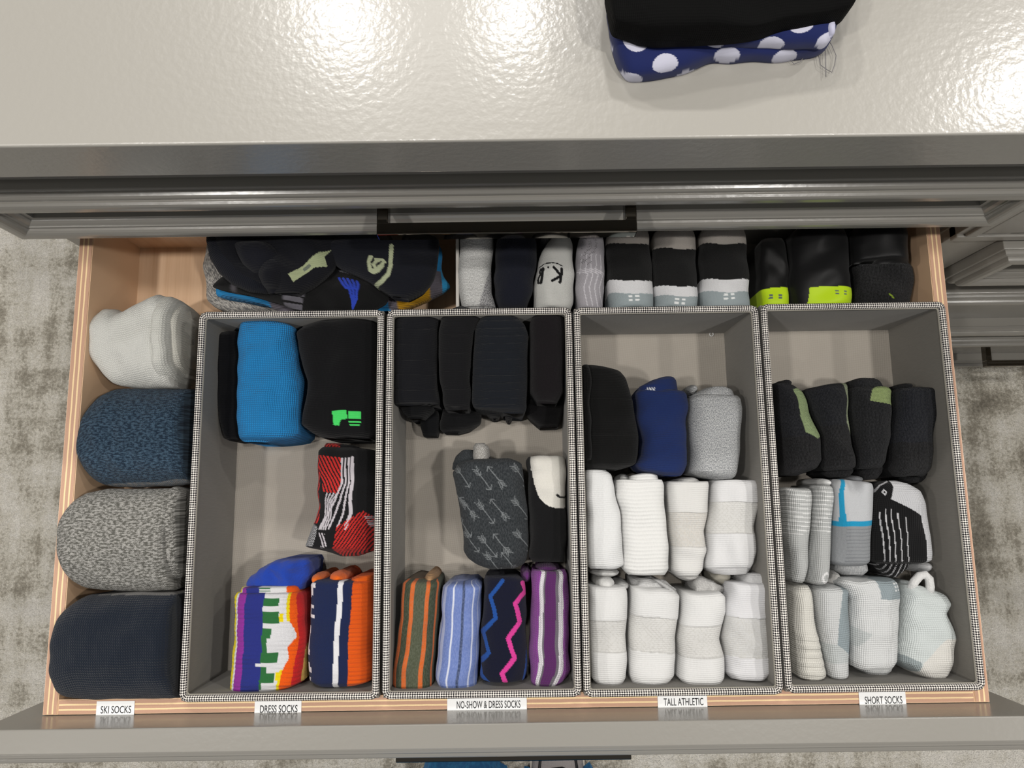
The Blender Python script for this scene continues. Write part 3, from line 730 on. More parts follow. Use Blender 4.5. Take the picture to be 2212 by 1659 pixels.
o = loaf('folded_socks', [(991, 1030, 1100), (1000, 990, 1126), (1022, 977, 1130), (1050, 985, 1134), (1100, 994, 1140), (1150, 1000, 1141), (1190, 1001, 1140), (1205, 1011, 1138), (1218, 1030, 1131), (1228, 1062, 1108)], ZF, -.002, K_CHAR, '#262a2d', zm=-.024, m=9, res=1.5, cf=cf_arrow)
thing(o, 'charcoal folded sock printed with small grey arrows', G2)
loaf('heel', [(958, 1028, 1045), (966, 1021, 1054), (985, 1020, 1057), (1006, 1026, 1056)], ZF, -.016, K_GREYH, '#8d8983', zm=-.032, parent=o, res=2.5)
loaf('inner_fold', [(972, 1002, 1024), (985, 986, 1050), (1000, 978, 1085), (1012, 976, 1090)], ZF, -.022, K_CHAR, '#2a2e31', zm=-.036, parent=o, res=2.5, wr=.002)
def cf_face(b, u, v, px, py):
    cx = (px-820)*2.2756; cy = (py-930)*2.2756
    m = (((cx-880)/138.)**2+((cy-200)/182.)**2 < 1) & (cx > np.interp(cy, [120, 260, 380], [742, 752, 790])) & (cy < 384)
    b = put(b, m | ((cx > 742) & (cx < 930) & (cy < 200) & (cy > 60)), '#dfdcd4')
    return put(b, near(cx, cy, [(866, 318), (882, 330), (905, 330), (918, 320)], 5), '#121214')
o = loaf('folded_socks', [(986, 1143, 1219), (994, 1138, 1221), (1100, 1143, 1222), (1200, 1144, 1222), (1213, 1152, 1220)], ZF, -.004, K_FINE, '#0b0b0d', zm=-.024, m=10, res=1.6, cf=cf_face)
thing(o, 'black folded sock with a cream-white rounded patch and small smile', G2)
def stripes(edges, cols, y0, y1, sl=0.0):
    def f(b, u, v, px, py):
        uu = u + sl*(v-.5)
        b[...] = C(cols[0])
        for e, c in zip(edges, cols[1:]): b = put(b, uu > e, c)
        return b
    return f
OL, OD, OR = '#4d5240', '#3d4432', '#d0662c'
o = loaf('folded_socks', [(1250, 878, 948), (1256, 869, 953), (1330, 867, 948), (1400, 856, 942), (1450, 850, 939), (1475, 848, 937), (1485, 862, 930)], ZF, 0.0, knit('olive_heather', heather=.14, hcol='#85897a', sx=.0011, sy=.001, bump=.4, hs=800), OL, zm=-.022, m=11, res=1.5,
         cf=stripes([.05, .13, .29, .40, .68, .77, .93, .97], [OD, OR, OD, OR, OL, OR, OD, OR, OD], 0, 0))
thing(o, 'olive green folded sock with thin orange stripes', G2)
ball('toe_fold', 934, 1246, 13, 14, ZF, -.014, K_RIBV, '#b08a63', o); ball('toe_fold', 905, 1250, 22, 9, ZF, -.018, K_RIBV, '#5a4a38', o)
BL, BP, BS = '#6b7fb9', '#a9b1cf', '#3d4a6a'
o = loaf('folded_socks', [(1256, 968, 1030), (1264, 957, 1042), (1330, 955, 1039), (1400, 946, 1035), (1460, 942, 1032), (1480, 947, 1029), (1488, 968, 1012)], ZF, 0.0, knit('blue_heather', heather=.14, hcol='#a8b4dc', sx=.0011, sy=.001, bump=.4, hs=800), BL, zm=-.022, m=11, res=1.5,
         cf=stripes([.04, .06, .13, .15, .29, .335, .53, .60, .79, .83, .93, .95], [BP, BL, BP, BL, BL, '#d8dce8', BL, BS, BL, '#c9cee0', BL, BP, BL], 0, 0))
thing(o, 'light blue folded sock with white and slate stripes', G2)
ball('toe_fold', 1000, 1258, 28, 9, ZF, -.014, K_RIBV, '#8f9bc6', o)
def cf_zig(b, u, v, px, py):
    b = put(b, near(px, py, qa((606, 728), (548, 800), (572, 905), (513, 975), (540, 1068), (488, 1130), (502, 1182), (545, 1225)), 4.2), '#1f4f9c')
    b = put(b, near(px, py, qa((735, 1000), (722, 1100), (712, 1210)), 3.2), '#1f4f9c')
    return put(b, near(px, py, qa((700, 742), (716, 780), (664, 838), (690, 925), (634, 1003), (660, 1092), (598, 1165), (616, 1208)), 4.8), '#d83f98')
o = loaf('folded_socks', [(1242, 1052, 1118), (1250, 1045, 1132), (1330, 1043, 1138), (1400, 1038, 1138), (1448, 1037, 1138), (1462, 1040, 1136), (1466, 1050, 1130)], ZF, 0.0, K_FINE, '#0f1228', zm=-.022, m=11, res=1.5, cf=cf_zig)
thing(o, 'dark navy folded sock with blue and pink zigzag lines', G2)
loaf('bottom_fold', [(1455, 1044, 1120), (1472, 1042, 1112), (1484, 1052, 1100)], ZF, -.020, K_FINE, '#10132a', zm=-.034, parent=o)
ball('toe_fold', 1072, 1244, 24, 9, ZF, -.012, K_FINE, '#12152c', o)
PU, PD = '#7a3586', '#5b2463'
o = loaf('folded_socks', [(1230, 1152, 1222), (1240, 1148, 1226), (1330, 1146, 1228), (1400, 1144, 1229), (1445, 1143, 1229), (1465, 1144, 1218), (1480, 1152, 1200), (1489, 1160, 1185)], ZF, .001, K_WOOL, PU, zm=-.022, m=11, res=1.5,
         cf=stripes([.20, .30, .34, .62, .70, .82], ['#8e449c', '#e4e0e6', '#6f6a72', PD, '#6f6a72', '#e4e0e6', '#8e449c'], 0, 0, .05))
thing(o, 'purple folded sock with two white stripes', G2)
ball('toe_fold', 1182, 1224, 26, 12, ZF, -.012, K_WOOL, '#52205c', o); ball('toe_fold', 1137, 1240, 12, 16, ZF, -.018, K_WOOL, '#6b2c78', o)

# ---- box 3: tall athletic socks
G3 = 'socks in the TALL ATHLETIC box'; G3W = 'white athletic socks standing in rows'
o = loaf('folded_socks', [(792, 1254, 1266), (802, 1254, 1336), (817, 1255, 1348), (868, 1255, 1367), (944, 1257, 1376), (985, 1258, 1377), (1004, 1259, 1374), (1016, 1270, 1330)], ZF, 0.0, K_RIBV, '#090909', zm=-.022, m=9, res=2.2,
         topf=lambda u, v, px, py: -.0012*(np.abs(py-940) < 2)-.001*(np.abs(py-865) < 2))
thing(o, 'black folded sock left of the navy one', G3)
loaf('back_fold', [(793, 1254, 1268), (806, 1254, 1272), (880, 1255, 1272), (1000, 1258, 1275)], ZF, .004, K_RIBV, '#070707', zm=-.024, parent=o)
o = loaf('folded_socks', [(845, 1375, 1474), (852, 1371, 1481), (900, 1373, 1482), (930, 1382, 1481), (956, 1389, 1480), (985, 1382, 1480), (1004, 1369, 1481), (1018, 1380, 1476), (1028, 1432, 1468)], ZF, -.002, K_RIBV, '#1b2c5c', zm=-.022, m=9, res=2.2, wr=.0015)
thing(o, 'navy blue folded sock between the black and the grey one', G3)
loaf('cuff', [(818, 1428, 1453), (825, 1400, 1458), (838, 1378, 1461), (852, 1376, 1464), (860, 1378, 1462)], ZF, -.006, K_RIBV, '#1b2c5c', zm=-.026, parent=o, res=2,
     cf=lambda b, u, v, px, py: put(b, ((np.abs(px-1400) < 9) & (np.abs(py-847) < 3.4) & ((px*1.7+py) % 7 < 4)), '#d7d9de'))
o = loaf('folded_socks', [(856, 1492, 1588), (864, 1486, 1596), (885, 1488, 1600), (940, 1490, 1597), (1000, 1491, 1592), (1020, 1491, 1590), (1030, 1512, 1586), (1036, 1545, 1578)], ZF, -.002, K_GREYH, '#85888b', zm=-.022, m=9, res=2.2)
thing(o, 'mid-grey heather folded sock right of the navy one', G3)
loaf('cuff', [(839, 1522, 1568), (845, 1510, 1579), (858, 1487, 1583), (866, 1488, 1582)], ZF, -.008, K_GREYH, '#85888b', zm=-.028, parent=o, res=2.5)
ball('toe_fold', 1490, 846, 12, 12, ZF, -.024, K_GREYH, '#77797b', o)
WR, WM, WS = '#dededd', '#d0cfcc', '#bdbcb9'
def cf_band(y0, y1, sl=0.0, c0=WR, c1=WM):
    def f(b, u, v, px, py):
        yy = py - sl*(px-1450)
        b[...] = C(c0); b = put(b, (yy > y0) & (yy < y1), c1)
        m = (yy > y0) & (yy < y1) & ((((px+yy) % 9) < 1.1) | (((px-yy) % 9) < 1.1)); b = put(b, m, '#c3c2be')
        return put(b, (np.abs(yy-y1) < 1.2), WS)
    return f
def athletic(rows, label, y0, y1, sl=0.0, zt=-.002, mat=None, c0=WR, c1=WM, plain_=False, res=1.6):
    tf = None if plain_ else (lambda u, v, px, py: -.0016*((py-sl*(px-1450) > y0) & (py-sl*(px-1450) < y1)))
    o = loaf('folded_socks', rows, ZF, zt, mat or K_WHITEH, c0, zm=-.020, m=10, res=res, cf=None if plain_ else cf_band(y0, y1, sl, c0, c1), topf=tf, n=3.0, wr=.0011)
    return thing(o, label, G3W)
o = athletic([(1014, 1264, 1306), (1025, 1261, 1320), (1080, 1263, 1331), (1130, 1265, 1340), (1190, 1266, 1345), (1220, 1267, 1346), (1228, 1274, 1330)], 'plain white sock at the left end of the middle row', 0, 0, plain_=True, res=3, c0='#e0e1e1')
ball('toe_fold', 1305, 1234, 32, 10, ZF, -.020, K_WHITEH, '#c9c9c7', o)
o = athletic([(1036, 1333, 1428), (1048, 1330, 1432), (1072, 1328, 1432), (1100, 1337, 1432), (1180, 1343, 1441), (1228, 1345, 1443), (1241, 1356, 1434)], 'bright white finely ribbed sock, second from left in the middle row', 0, 0, plain_=True, res=2.2, mat=K_RIBSOFT, c0='#e6e6e4')
loaf('cuff', [(1022, 1385, 1408), (1027, 1360, 1418), (1036, 1356, 1420), (1046, 1354, 1420)], ZF, -.008, K_RIBSOFT, '#e2e2e0', zm=-.024, parent=o, res=2)
ball('toe_fold', 1345, 1040, 14, 16, ZF, -.022, K_WHITEH, '#cfcfcd', o)
o = athletic([(1040, 1442, 1526), (1048, 1439, 1528), (1110, 1443, 1526), (1146, 1446, 1517), (1189, 1448, 1522), (1205, 1448, 1516), (1230, 1450, 1514), (1243, 1462, 1504)], 'white sock with a beige-grey mesh band, third in the middle row', 1106, 1180, c0='#d9d8d5', c1='#cbc7c0')
ball('toe_fold', 1480, 1040, 26, 9, ZF, -.016, K_WHITEH, '#c4c3c0', o)
ball('bottom_fold', 1483, 1243, 24, 9, ZF, -.026, K_WHITEH, '#bdbcb9', o)
o = athletic([(1037, 1540, 1628), (1048, 1535, 1633), (1091, 1533, 1633), (1137, 1523, 1624), (1190, 1523, 1628), (1215, 1521, 1624), (1226, 1523, 1618)], 'grey-white sock with a mesh band at the right end of the middle row', 1084, 1150, c0='#dbdbdc', c1='#cfcecb')
loaf('bottom_fold', [(1214, 1522, 1622), (1228, 1522, 1618), (1240, 1542, 1610)], ZF, -.014, K_WHITEH, '#cfcfd0', zm=-.028, parent=o, res=3)
o = athletic([(1264, 1271, 1350), (1275, 1268, 1353), (1330, 1269, 1354), (1368, 1270, 1350), (1420, 1272, 1353), (1460, 1277, 1352), (1477, 1292, 1343)], 'white sock with a mesh band at the left end of the front row', 1335, 1402)
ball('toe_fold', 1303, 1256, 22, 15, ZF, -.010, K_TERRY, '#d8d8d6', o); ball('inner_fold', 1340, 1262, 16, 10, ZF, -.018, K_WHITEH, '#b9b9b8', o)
o = athletic([(1266, 1362, 1420), (1274, 1361, 1455), (1284, 1361, 1465), (1326, 1360, 1463), (1375, 1356, 1455), (1417, 1358, 1457), (1455, 1358, 1454), (1473, 1364, 1440)], 'white sock with a dark open fold behind it, second in the front row', 1332, 1405, .10)
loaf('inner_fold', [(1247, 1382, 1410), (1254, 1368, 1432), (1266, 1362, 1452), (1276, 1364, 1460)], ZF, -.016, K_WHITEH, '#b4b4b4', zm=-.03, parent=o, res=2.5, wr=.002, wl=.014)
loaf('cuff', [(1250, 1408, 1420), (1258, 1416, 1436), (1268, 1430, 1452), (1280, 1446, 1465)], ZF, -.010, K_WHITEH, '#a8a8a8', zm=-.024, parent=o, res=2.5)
ball('bottom_fold', 1405, 1474, 34, 8, ZF, -.024, K_WHITEH, '#c4c4c4', o)
o = athletic([(1277, 1474, 1552), (1288, 1470, 1562), (1320, 1469, 1564), (1378, 1461, 1550), (1414, 1463, 1558), (1460, 1460, 1560), (1477, 1476, 1552)], 'white sock with a mesh band, third in the front row', 1346, 1413)
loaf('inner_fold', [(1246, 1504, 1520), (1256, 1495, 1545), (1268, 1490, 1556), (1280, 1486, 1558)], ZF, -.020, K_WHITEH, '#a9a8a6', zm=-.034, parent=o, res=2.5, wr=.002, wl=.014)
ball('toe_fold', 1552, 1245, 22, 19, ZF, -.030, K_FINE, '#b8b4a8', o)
o = athletic([(1257, 1571, 1650), (1268, 1568, 1656), (1320, 1565, 1657), (1375, 1555, 1657), (1404, 1561, 1660), (1450, 1566, 1658), (1465, 1582, 1648)], 'grey-white sock with a sparkly mesh band at the right end of the front row', 1322, 1405, .05, c0='#d9d9dc', c1='#c6c6c5')
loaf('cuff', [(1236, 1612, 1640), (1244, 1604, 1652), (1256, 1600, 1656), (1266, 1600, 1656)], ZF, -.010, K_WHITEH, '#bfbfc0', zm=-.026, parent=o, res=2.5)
ball('bottom_fold', 1614, 1470, 26, 11, ZF, -.024, K_MARL, '#b6b5b1', o)

# ---- box 4: short socks
G4 = 'socks in the SHORT SOCKS box'
q4 = crop(1630, 640, 3.951); q5 = crop(1630, 1000, 3.0722)
LG = '#a9bd84'
def cf_patch(poly, colr=LG, dark='#0b0c10', seam=None, low='#0c0c0e'):
    def f(b, u, v, px, py):
        b[...] = C(dark)
        if seam: b = put(b, py > seam, low)
        return put(b, inpoly(px, py, poly), colr)
    return f
o = loaf('folded_socks', [(829, 1672, 1698), (836, 1669, 1711), (850, 1670, 1728), (900, 1673, 1748), (941, 1676, 1764), (994, 1680, 1769), (1012, 1682, 1758), (1028, 1684, 1720)], ZF, -.004, K_BLACKMESH, '#0c0e13', zm=-.022, m=9, res=1.6,
         cf=cf_patch(q4((275, 815), (360, 785), (440, 900), (545, 1185), (480, 1228), (368, 1178), (330, 1000)), '#a6bb86', '#0e1118', 946))
thing(o, 'black sock with a long pale-green heel patch, leftmost of the back row', G4)
ball('toe_fold', 1683, 834, 15, 9, ZF, -.014, K_BLACKMESH, '#0c0e13', o)
o = loaf('folded_socks', [(830, 1802, 1822), (837, 1752, 1824), (846, 1731, 1824), (893, 1751, 1825), (941, 1769, 1832), (990, 1774, 1840), (1008, 1773, 1841), (1016, 1778, 1832)], ZF, -.004, K_BLACKMESH, '#0d1017', zm=-.022, m=9, res=1.6,
         cf=cf_patch(q4((692, 735), (785, 735), (785, 1090), (815, 1200), (790, 1190), (733, 1095), (715, 900)), '#b0bc98', '#0e1118', 922))
thing(o, 'black sock with a thin pale-green strip, second in the back row', G4)
loaf('bottom_fold', [(1008, 1774, 1838), (1022, 1772, 1836), (1032, 1790, 1828)], ZF, -.024, K_BLACKMESH, '#0b0c0f', zm=-.04, parent=o)
o = loaf('folded_socks', [(839, 1834, 1912), (846, 1829, 1919), (883, 1831, 1919), (944, 1840, 1915), (1000, 1846, 1905), (1013, 1850, 1898)], ZF, -.004, K_BLACKMESH, '#0b0c0e', zm=-.022, m=9, res=1.6, cf=cf_patch(q4((942, 812), (1010, 780), (1170, 790), (1170, 962), (1000, 930), (912, 908)), '#adc27e', '#0d0f12'))
thing(o, 'black sock with a square yellow-green patch, third in the back row', G4)
loaf('cuff', [(818, 1850, 1880), (826, 1834, 1892), (840, 1830, 1900), (850, 1832, 1902)], ZF, -.012, K_BLACKMESH, '#0d1015', zm=-.03, parent=o)
loaf('bottom_fold', [(1006, 1850, 1902), (1022, 1850, 1898), (1036, 1860, 1890)], ZF, -.024, K_BLACKMESH, '#0a0b0e', zm=-.04, parent=o)
o = loaf('folded_socks', [(840, 1932, 2006), (847, 1925, 2014), (898, 1923, 2014), (969, 1918, 2006), (1015, 1918, 2001), (1029, 1928, 1990)], ZF, -.004, K_BLACKMESH, '#0e1118', zm=-.022, m=9, res=1.6, cf=cf_patch(q4((1484, 780), (1560, 780), (1560, 1040), (1490, 1008)), '#a3c05c', '#0f131d', 958))
thing(o, 'black sock with a lime-green edge strip, rightmost of the back row', G4)
ball('toe_fold', 1938, 840, 12, 8, ZF, -.014, K_BLACKMESH, '#0c0e13', o); loaf('bottom_fold', [(1022, 1938, 1996), (1036, 1942, 1990), (1044, 1950, 1982)], ZF, -.028, K_BLACKMESH, '#0a0b0e', zm=-.044, parent=o)
def cf_ribgrey(ymax):
    def f(b, u, v, px, py):
        b = put(b, (py < ymax) & (((py-.05*(px-1700)) % 9.2) < 2.6), '#e3e4e3')
        return b
    return f
o = loaf('folded_socks', [(1054, 1692, 1740), (1060, 1687, 1745), (1150, 1692, 1741), (1200, 1697, 1736), (1250, 1702, 1732), (1257, 1708, 1728)], ZF, -.002, K_MESH, '#b9bbba', zm=-.022, m=10, res=1.5, cf=cf_ribgrey(1152))
thing(o, 'narrow light-grey sock with white ribs, left one of the pair', G4)
def cf_ribzero(b, u, v, px, py):
    b = cf_ribgrey(1150)(b, u, v, px, py); r = np.hypot((px-1765)/8.6, (py-1244)/12.5)
    return put(b, (r > .55) & (r < 1), '#e8e8e8')
o = loaf('folded_socks', [(1047, 1758, 1783), (1055, 1752, 1788), (1075, 1750, 1791), (1156, 1746, 1785), (1220, 1740, 1780), (1255, 1738, 1776), (1261, 1746, 1768)], ZF, -.002, K_MESH, '#b6b8b7', zm=-.022, m=10, res=1.5, cf=cf_ribzero)
thing(o, 'narrow light-grey ribbed sock with a white ring emblem, right one of the pair', G4)
ball('toe_fold', 1767, 1044, 13, 10, ZF, -.012, K_WHITEH, '#d5d6d5', o)
def cf_blue(b, u, v, px, py):
    b[...] = C('#bdbfc2'); b = put(b, py > 1134, '#8e9194')
    b = put(b, (py > 1137) & ((py % 7.5) < 1.8) & (px > 1808), '#7b7e82')
    b = put(b, (py > 1124.5) & (py < 1135), '#1e93bd')
    return put(b, (px > np.interp(py, [1030, 1060, 1125], [1806, 1799, 1798])) & (px < np.interp(py, [1030, 1060, 1125], [1815, 1807, 1808])) & (py < 1126), '#1e93bd')
o = loaf('folded_socks', [(1034, 1800, 1816), (1040, 1793, 1850), (1046, 1791, 1876), (1056, 1790, 1879), (1130, 1791, 1876), (1170, 1790, 1873), (1212, 1789, 1870), (1220, 1798, 1858)], ZF, -.002, K_FINE, '#bdbfc2', zm=-.022, m=10, res=1.5, cf=cf_blue,
         topf=lambda u, v, px, py: -.012*np.exp(-((px-1832)/14)**2-((py-1040)/20)**2))
thing(o, 'grey sock with a turquoise L-shaped stripe', G4)
loaf('bottom_fold', [(1214, 1796, 1866), (1230, 1802, 1868), (1242, 1818, 1855)], ZF, -.022, K_WHITEH, '#9a9c9e', zm=-.038, parent=o); ball('toe_fold', 1834, 1036, 20, 9, ZF, -.026, K_CHAR, '#77797c', o)
def cf_bw(b, u, v, px, py):
    b[...] = C('#c9cacd')
    blk = inpoly(px, py, q5((700, 60), (862, 110), (872, 160), (845, 240), (1040, 350), (1072, 520), (1080, 640), (1060, 700), (700, 720)))
    b = put(b, blk, '#0c0c0e')
    for (x, y0, sl) in ((795, 330, .05), (820, 305, .06), (850, 305, .07), (888, 335, .09), (935, 360, .08)):
        p = q5((x, y0), (x+sl*150, y0+150), (x+sl*300, 645)); b = put(b, near(px, py, p, 1.0), '#c9c9cc')
    r = np.abs((px-1895)/4.2)+np.abs((py-1064)/6.5); b = put(b, (r < 1.1) & (r > .5), '#c9c9cc')
    return put(b, near(px, py, q5((775, 190), (800, 150), (850, 125)), 1.2), '#b9b9bc')
o = loaf('folded_socks', [(1038, 1900, 1930), (1046, 1886, 1955), (1062, 1883, 1980), (1090, 1882, 1992), (1124, 1882, 2000), (1195, 1879, 2006), (1210, 1880, 2004), (1217, 1900, 1988)], ZF, -.004, K_MESH, '#c9cacd', zm=-.022, m=9, res=1.5, cf=cf_bw)
thing(o, 'black and pale-grey sock with thin white vertical lines', G4)
loaf('bottom_fold', [(1206, 1884, 1960), (1225, 1888, 1958), (1238, 1900, 1935), (1246, 1908, 1926)], ZF, -.018, K_MESH, '#0c0c0e', zm=-.034, parent=o, res=1.6, cf=lambda b, u, v, px, py: put(b, ((px+.5*(py-1212)) % 10.5) < 1.8, '#bdbdc0'))
ball('toe_fold', 1983, 1222, 16, 13, ZF, -.026, K_WHITEH, '#c6c7c9', o)
o = loaf('folded_socks', [(1263, 1714, 1738), (1275, 1703, 1744), (1358, 1706, 1755), (1420, 1710, 1771), (1455, 1713, 1777), (1464, 1728, 1760)], ZF, -.002, K_MESH, '#dcdad2', zm=-.022, m=10, res=2.2, topf=lambda u, v, px, py: .0010*np.sin(py/2.9)*(py > 1370))
thing(o, 'narrow cream-white sock at the left end of the front row', G4)
def cf_gp(b, u, v, px, py):
    b[...] = C('#d0d2d2'); b = put(b, inpoly(px, py, q5((415, 1170), (490, 1180), (600, 1270), (640, 1270), (640, 1450), (440, 1450), (440, 1300))) & (py < 1425), '#c2c7c7')
    b = put(b, inpoly(px, py, q5((528, 780), (640, 780), (640, 1262), (580, 1255), (490, 1178), (515, 950))), '#95a1a6')
    return put(b, (px > np.interp(py, [1270, 1390], [1824, 1824])) & (px < 1828) & (py > 1285) & (py < 1392) & (py % 8 < 4), '#e0e3e3')
o = loaf('folded_socks', [(1264, 1756, 1800), (1273, 1750, 1824), (1365, 1761, 1826), (1420, 1776, 1826), (1455, 1783, 1826), (1463, 1792, 1820)], ZF, -.002, K_MESH, '#d0d2d2', zm=-.022, m=10, res=1.5, cf=cf_gp)
thing(o, 'white sock with a blue-grey side panel, second in the front row', G4)
ball('toe_fold', 1790, 1247, 12, 18, ZF, -.024, K_TERRY, '#cfcdca', o); ball('toe_fold', 1714, 1262, 14, 9, ZF, -.022, K_TERRY, '#d2cec8', o)
def cf_ft(b, u, v, px, py):
    b[...] = C('#d9dbdb')
    b = put(b, inpoly(px, py, q5((750, 740), (960, 740), (960, 897), (765, 885))), '#97a3a8')
    for x in (868, 898):
        for y in (790, 812, 834): b = put(b, (np.abs(px-(1630+x/3.0722)) < 3.0) & (np.abs(py-(1000+y/3.0722)) < 2.3), '#e6e9ea')
    return put(b, inpoly(px, py, q5((600, 1060), (720, 1110), (640, 1200), (600, 1200))), '#c6cbcb')
o = loaf('folded_socks', [(1249, 1816, 1924), (1258, 1808, 1933), (1293, 1826, 1934), (1340, 1831, 1934), (1423, 1833, 1930), (1439, 1838, 1920)], ZF, 0.0, K_MESH, '#d9dbdb', zm=-.020, m=10, res=1.5, cf=cf_ft)
thing(o, 'wide white sock with a blue-grey corner patch, third in the front row', G4)
loaf('bottom_fold', [(1432, 1840, 1922), (1444, 1850, 1918), (1453, 1862, 1910)], ZF, -.022, K_MESH, '#c9cbcb', zm=-.038, parent=o)
def cf_last(b, u, v, px, py):
    b[...] = C('#d3dad9'); b = put(b, inpoly(px, py, q5((1040, 1300), (1190, 1145), (1400, 1150), (1400, 1480), (1020, 1480), (1030, 1330))), '#e0ded8')
    return put(b, inpoly(px, py, q5((900, 1240), (1030, 1295), (1025, 1390), (900, 1350))), '#9aa4a6')
o = loaf('folded_socks', [(1262, 1946, 1985), (1272, 1943, 2010), (1284, 1944, 2034), (1300, 1944, 2043), (1320, 1943, 2033), (1350, 1940, 2046), (1374, 1938, 2055), (1400, 1935, 2050), (1425, 1931, 2045), (1440, 1950, 2043), (1460, 1985, 2040)], ZF, -.002, K_MESH, '#d3dad9', zm=-.022, m=10, res=1.6, cf=cf_last, wr=.0015)
thing(o, 'crumpled ice-white sock with a small grey patch at the right end of the front row', G4)
bm = bmesh.new(); P = [unz(1630+x/3.0722, 1000+y/3.0722, -.012) for x, y in ((1035, 840), (1060, 790), (1095, 750), (1130, 742), (1158, 770), (1165, 820), (1160, 860))]
uvl = bm.loops.layers.uv.new('UVMap'); tube(bm, P, .0038, 9, False, uvl); lo = obj('cuff_loop', bm, K_TERRY, o, True)
ca = lo.data.color_attributes.new('Col', 'FLOAT_COLOR', 'POINT'); ca.data.foreach_set('color', np.tile(np.array([*lin('#c4c4c3'), 1.0], np.float32), len(lo.data.vertices)))
loaf('inner_fold', [(1252, 1940, 1958), (1260, 1940, 1972), (1272, 1944, 1990)], ZF, -.018, K_MESH, '#c2c8c8', zm=-.032, parent=o)
# the plastic ring lost on the base of the third box
bm = bmesh.new(); c = unz(1537, 722, -.0788); tube(bm, [(c[0]+.0018*math.cos(a*math.pi/8), c[1]+.0018*math.sin(a*math.pi/8), c[2]) for a in range(16)], .0005, 6, True)
tag(obj('plastic_ring', bm, M_WHITE), 'tiny white plastic ring on the empty base of the TALL ATHLETIC box', 'ring')

# ---- back row bins
GB = 'rolls in the wide back bin'; ZB2 = -.0818
qb = crop(960, 480, 6.144)
o = loaf('rolled_socks', [(503, 1010, 1060), (512, 996, 1066), (530, 992, 1066), (560, 991, 1064), (600, 989, 1062), (640, 992, 1064), (672, 998, 1072)], ZB2, .010, K_GREYH, '#a9a9a7', zm=-.010, m=8, res=2, cf=lambda b, u, v, px, py: put(b, inpoly(px, py, qb((605, 690), (700, 700), (760, 1250), (440, 1250), (480, 1130), (555, 880))), '#56555a'))
thing(o, 'light grey heather roll with a charcoal heel, leftmost in the back bin', GB)
o = loaf('rolled_socks', [(503, 1090, 1146), (512, 1078, 1156), (530, 1072, 1160), (560, 1070, 1160), (600, 1067, 1154), (640, 1068, 1148), (672, 1082, 1138)], ZB2, .014, K_FINE, '#10131f', zm=-.008, m=8, res=3)
thing(o, 'dark navy roll beside the light grey one', GB)
def cf_kb(b, u, v, px, py):
    k = '#08080a'; py = py-10; px = px+1
    b = put(b, near(px, py, qb((1265, 590), (1330, 555), (1420, 548), (1500, 560), (1560, 585)), 1.1), k)
    b = put(b, near(px, py, qb((1552, 625), (1520, 800)), 3.1), k)
    b = put(b, near(px, py, qb((1535, 715), (1450, 608)), 2.9), k); b = put(b, near(px, py, qb((1530, 720), (1420, 785)), 2.9), k)
    b = put(b, np.hypot(px-(960+1378/6.144), py-(480+608/6.144)) < 2.2, k)
    b = put(b, near(px, py, qb((1310, 612), (1275, 800)), 2.9), k); b = put(b, near(px, py, qb((1310, 612), (1278, 618), (1260, 660), (1290, 695), (1255, 700), (1240, 750), (1245, 795), (1275, 800)), 2.1), k)
    return b
o = loaf('rolled_socks', [(506, 1202, 1224), (516, 1194, 1230), (530, 1180, 1235), (545, 1170, 1236), (594, 1157, 1240), (630, 1151, 1238), (660, 1152, 1236), (672, 1156, 1232)], ZB2, .008, K_FINE, '#c4c4c0', zm=-.010, m=9, res=1.2, cf=cf_kb)
thing(o, 'pale grey heather roll with black K.B lettering', GB)
ball('toe_fold', 1180, 527, 14, 12, ZB2, -.010, K_GREYH, '#96969a', o)
def cf_chev(b, u, v, px, py):
    m = np.zeros(px.shape, bool)
    for k in range(5):
        m |= near(px, py, [(1258+k*11-22, 590), (1266+k*11, 602), (1259+k*11, 630), (1268+k*11, 668)], .9) | near(px, py, [(1285+k*10-30, 560), (1262+k*11-12, 600)], .8)
    b = put(b, m, '#cfccd2')
    n = (np.sin(px*2.1+py*.7)+np.sin(px*.9-py*1.9+1)+np.sin(px*1.3+py*2.7)) > 1.75
    return put(b, n & (np.hypot((px-1270)/16, (py-540)/26) < 1) | (n & (np.hypot((px-1264)/12, (py-572)/12) < 1)), '#4e4a4a')
o = loaf('rolled_socks', [(503, 1266, 1296), (512, 1256, 1302), (525, 1249, 1304), (545, 1244, 1305), (594, 1245, 1306), (630, 1243, 1305), (672, 1247, 1300)], ZB2, .006, K_FINE, '#a29fa4', zm=-.010, m=9, res=1.3, cf=cf_chev)
thing(o, 'lavender-grey roll with a faint chevron knit and dark specks', GB)
def cf_comp(y1, y2, y3, sag):
    def f(b, u, v, px, py):
        yy = py - 9 + sag*((u-.45)*2)**2 - sag*.5 + (u-.5)*-5
        b[...] = C('#a59f98'); b = put(b, yy > y1, '#141414'); b = put(b, yy > y2, '#dcdcde'); b = put(b, yy > y3, '#9aa5a8')
        return b
    return f
def ticks(f, x, y):
    def g(b, u, v, px, py):
        b = f(b, u, v, px, py)
        for dx in (-7, 7):
            for dy in (0, 8): b = put(b, (np.abs(px-x-dx) < 4) & (np.abs(py-y-dy) < 2), '#eef0f0')
        return b
    return g
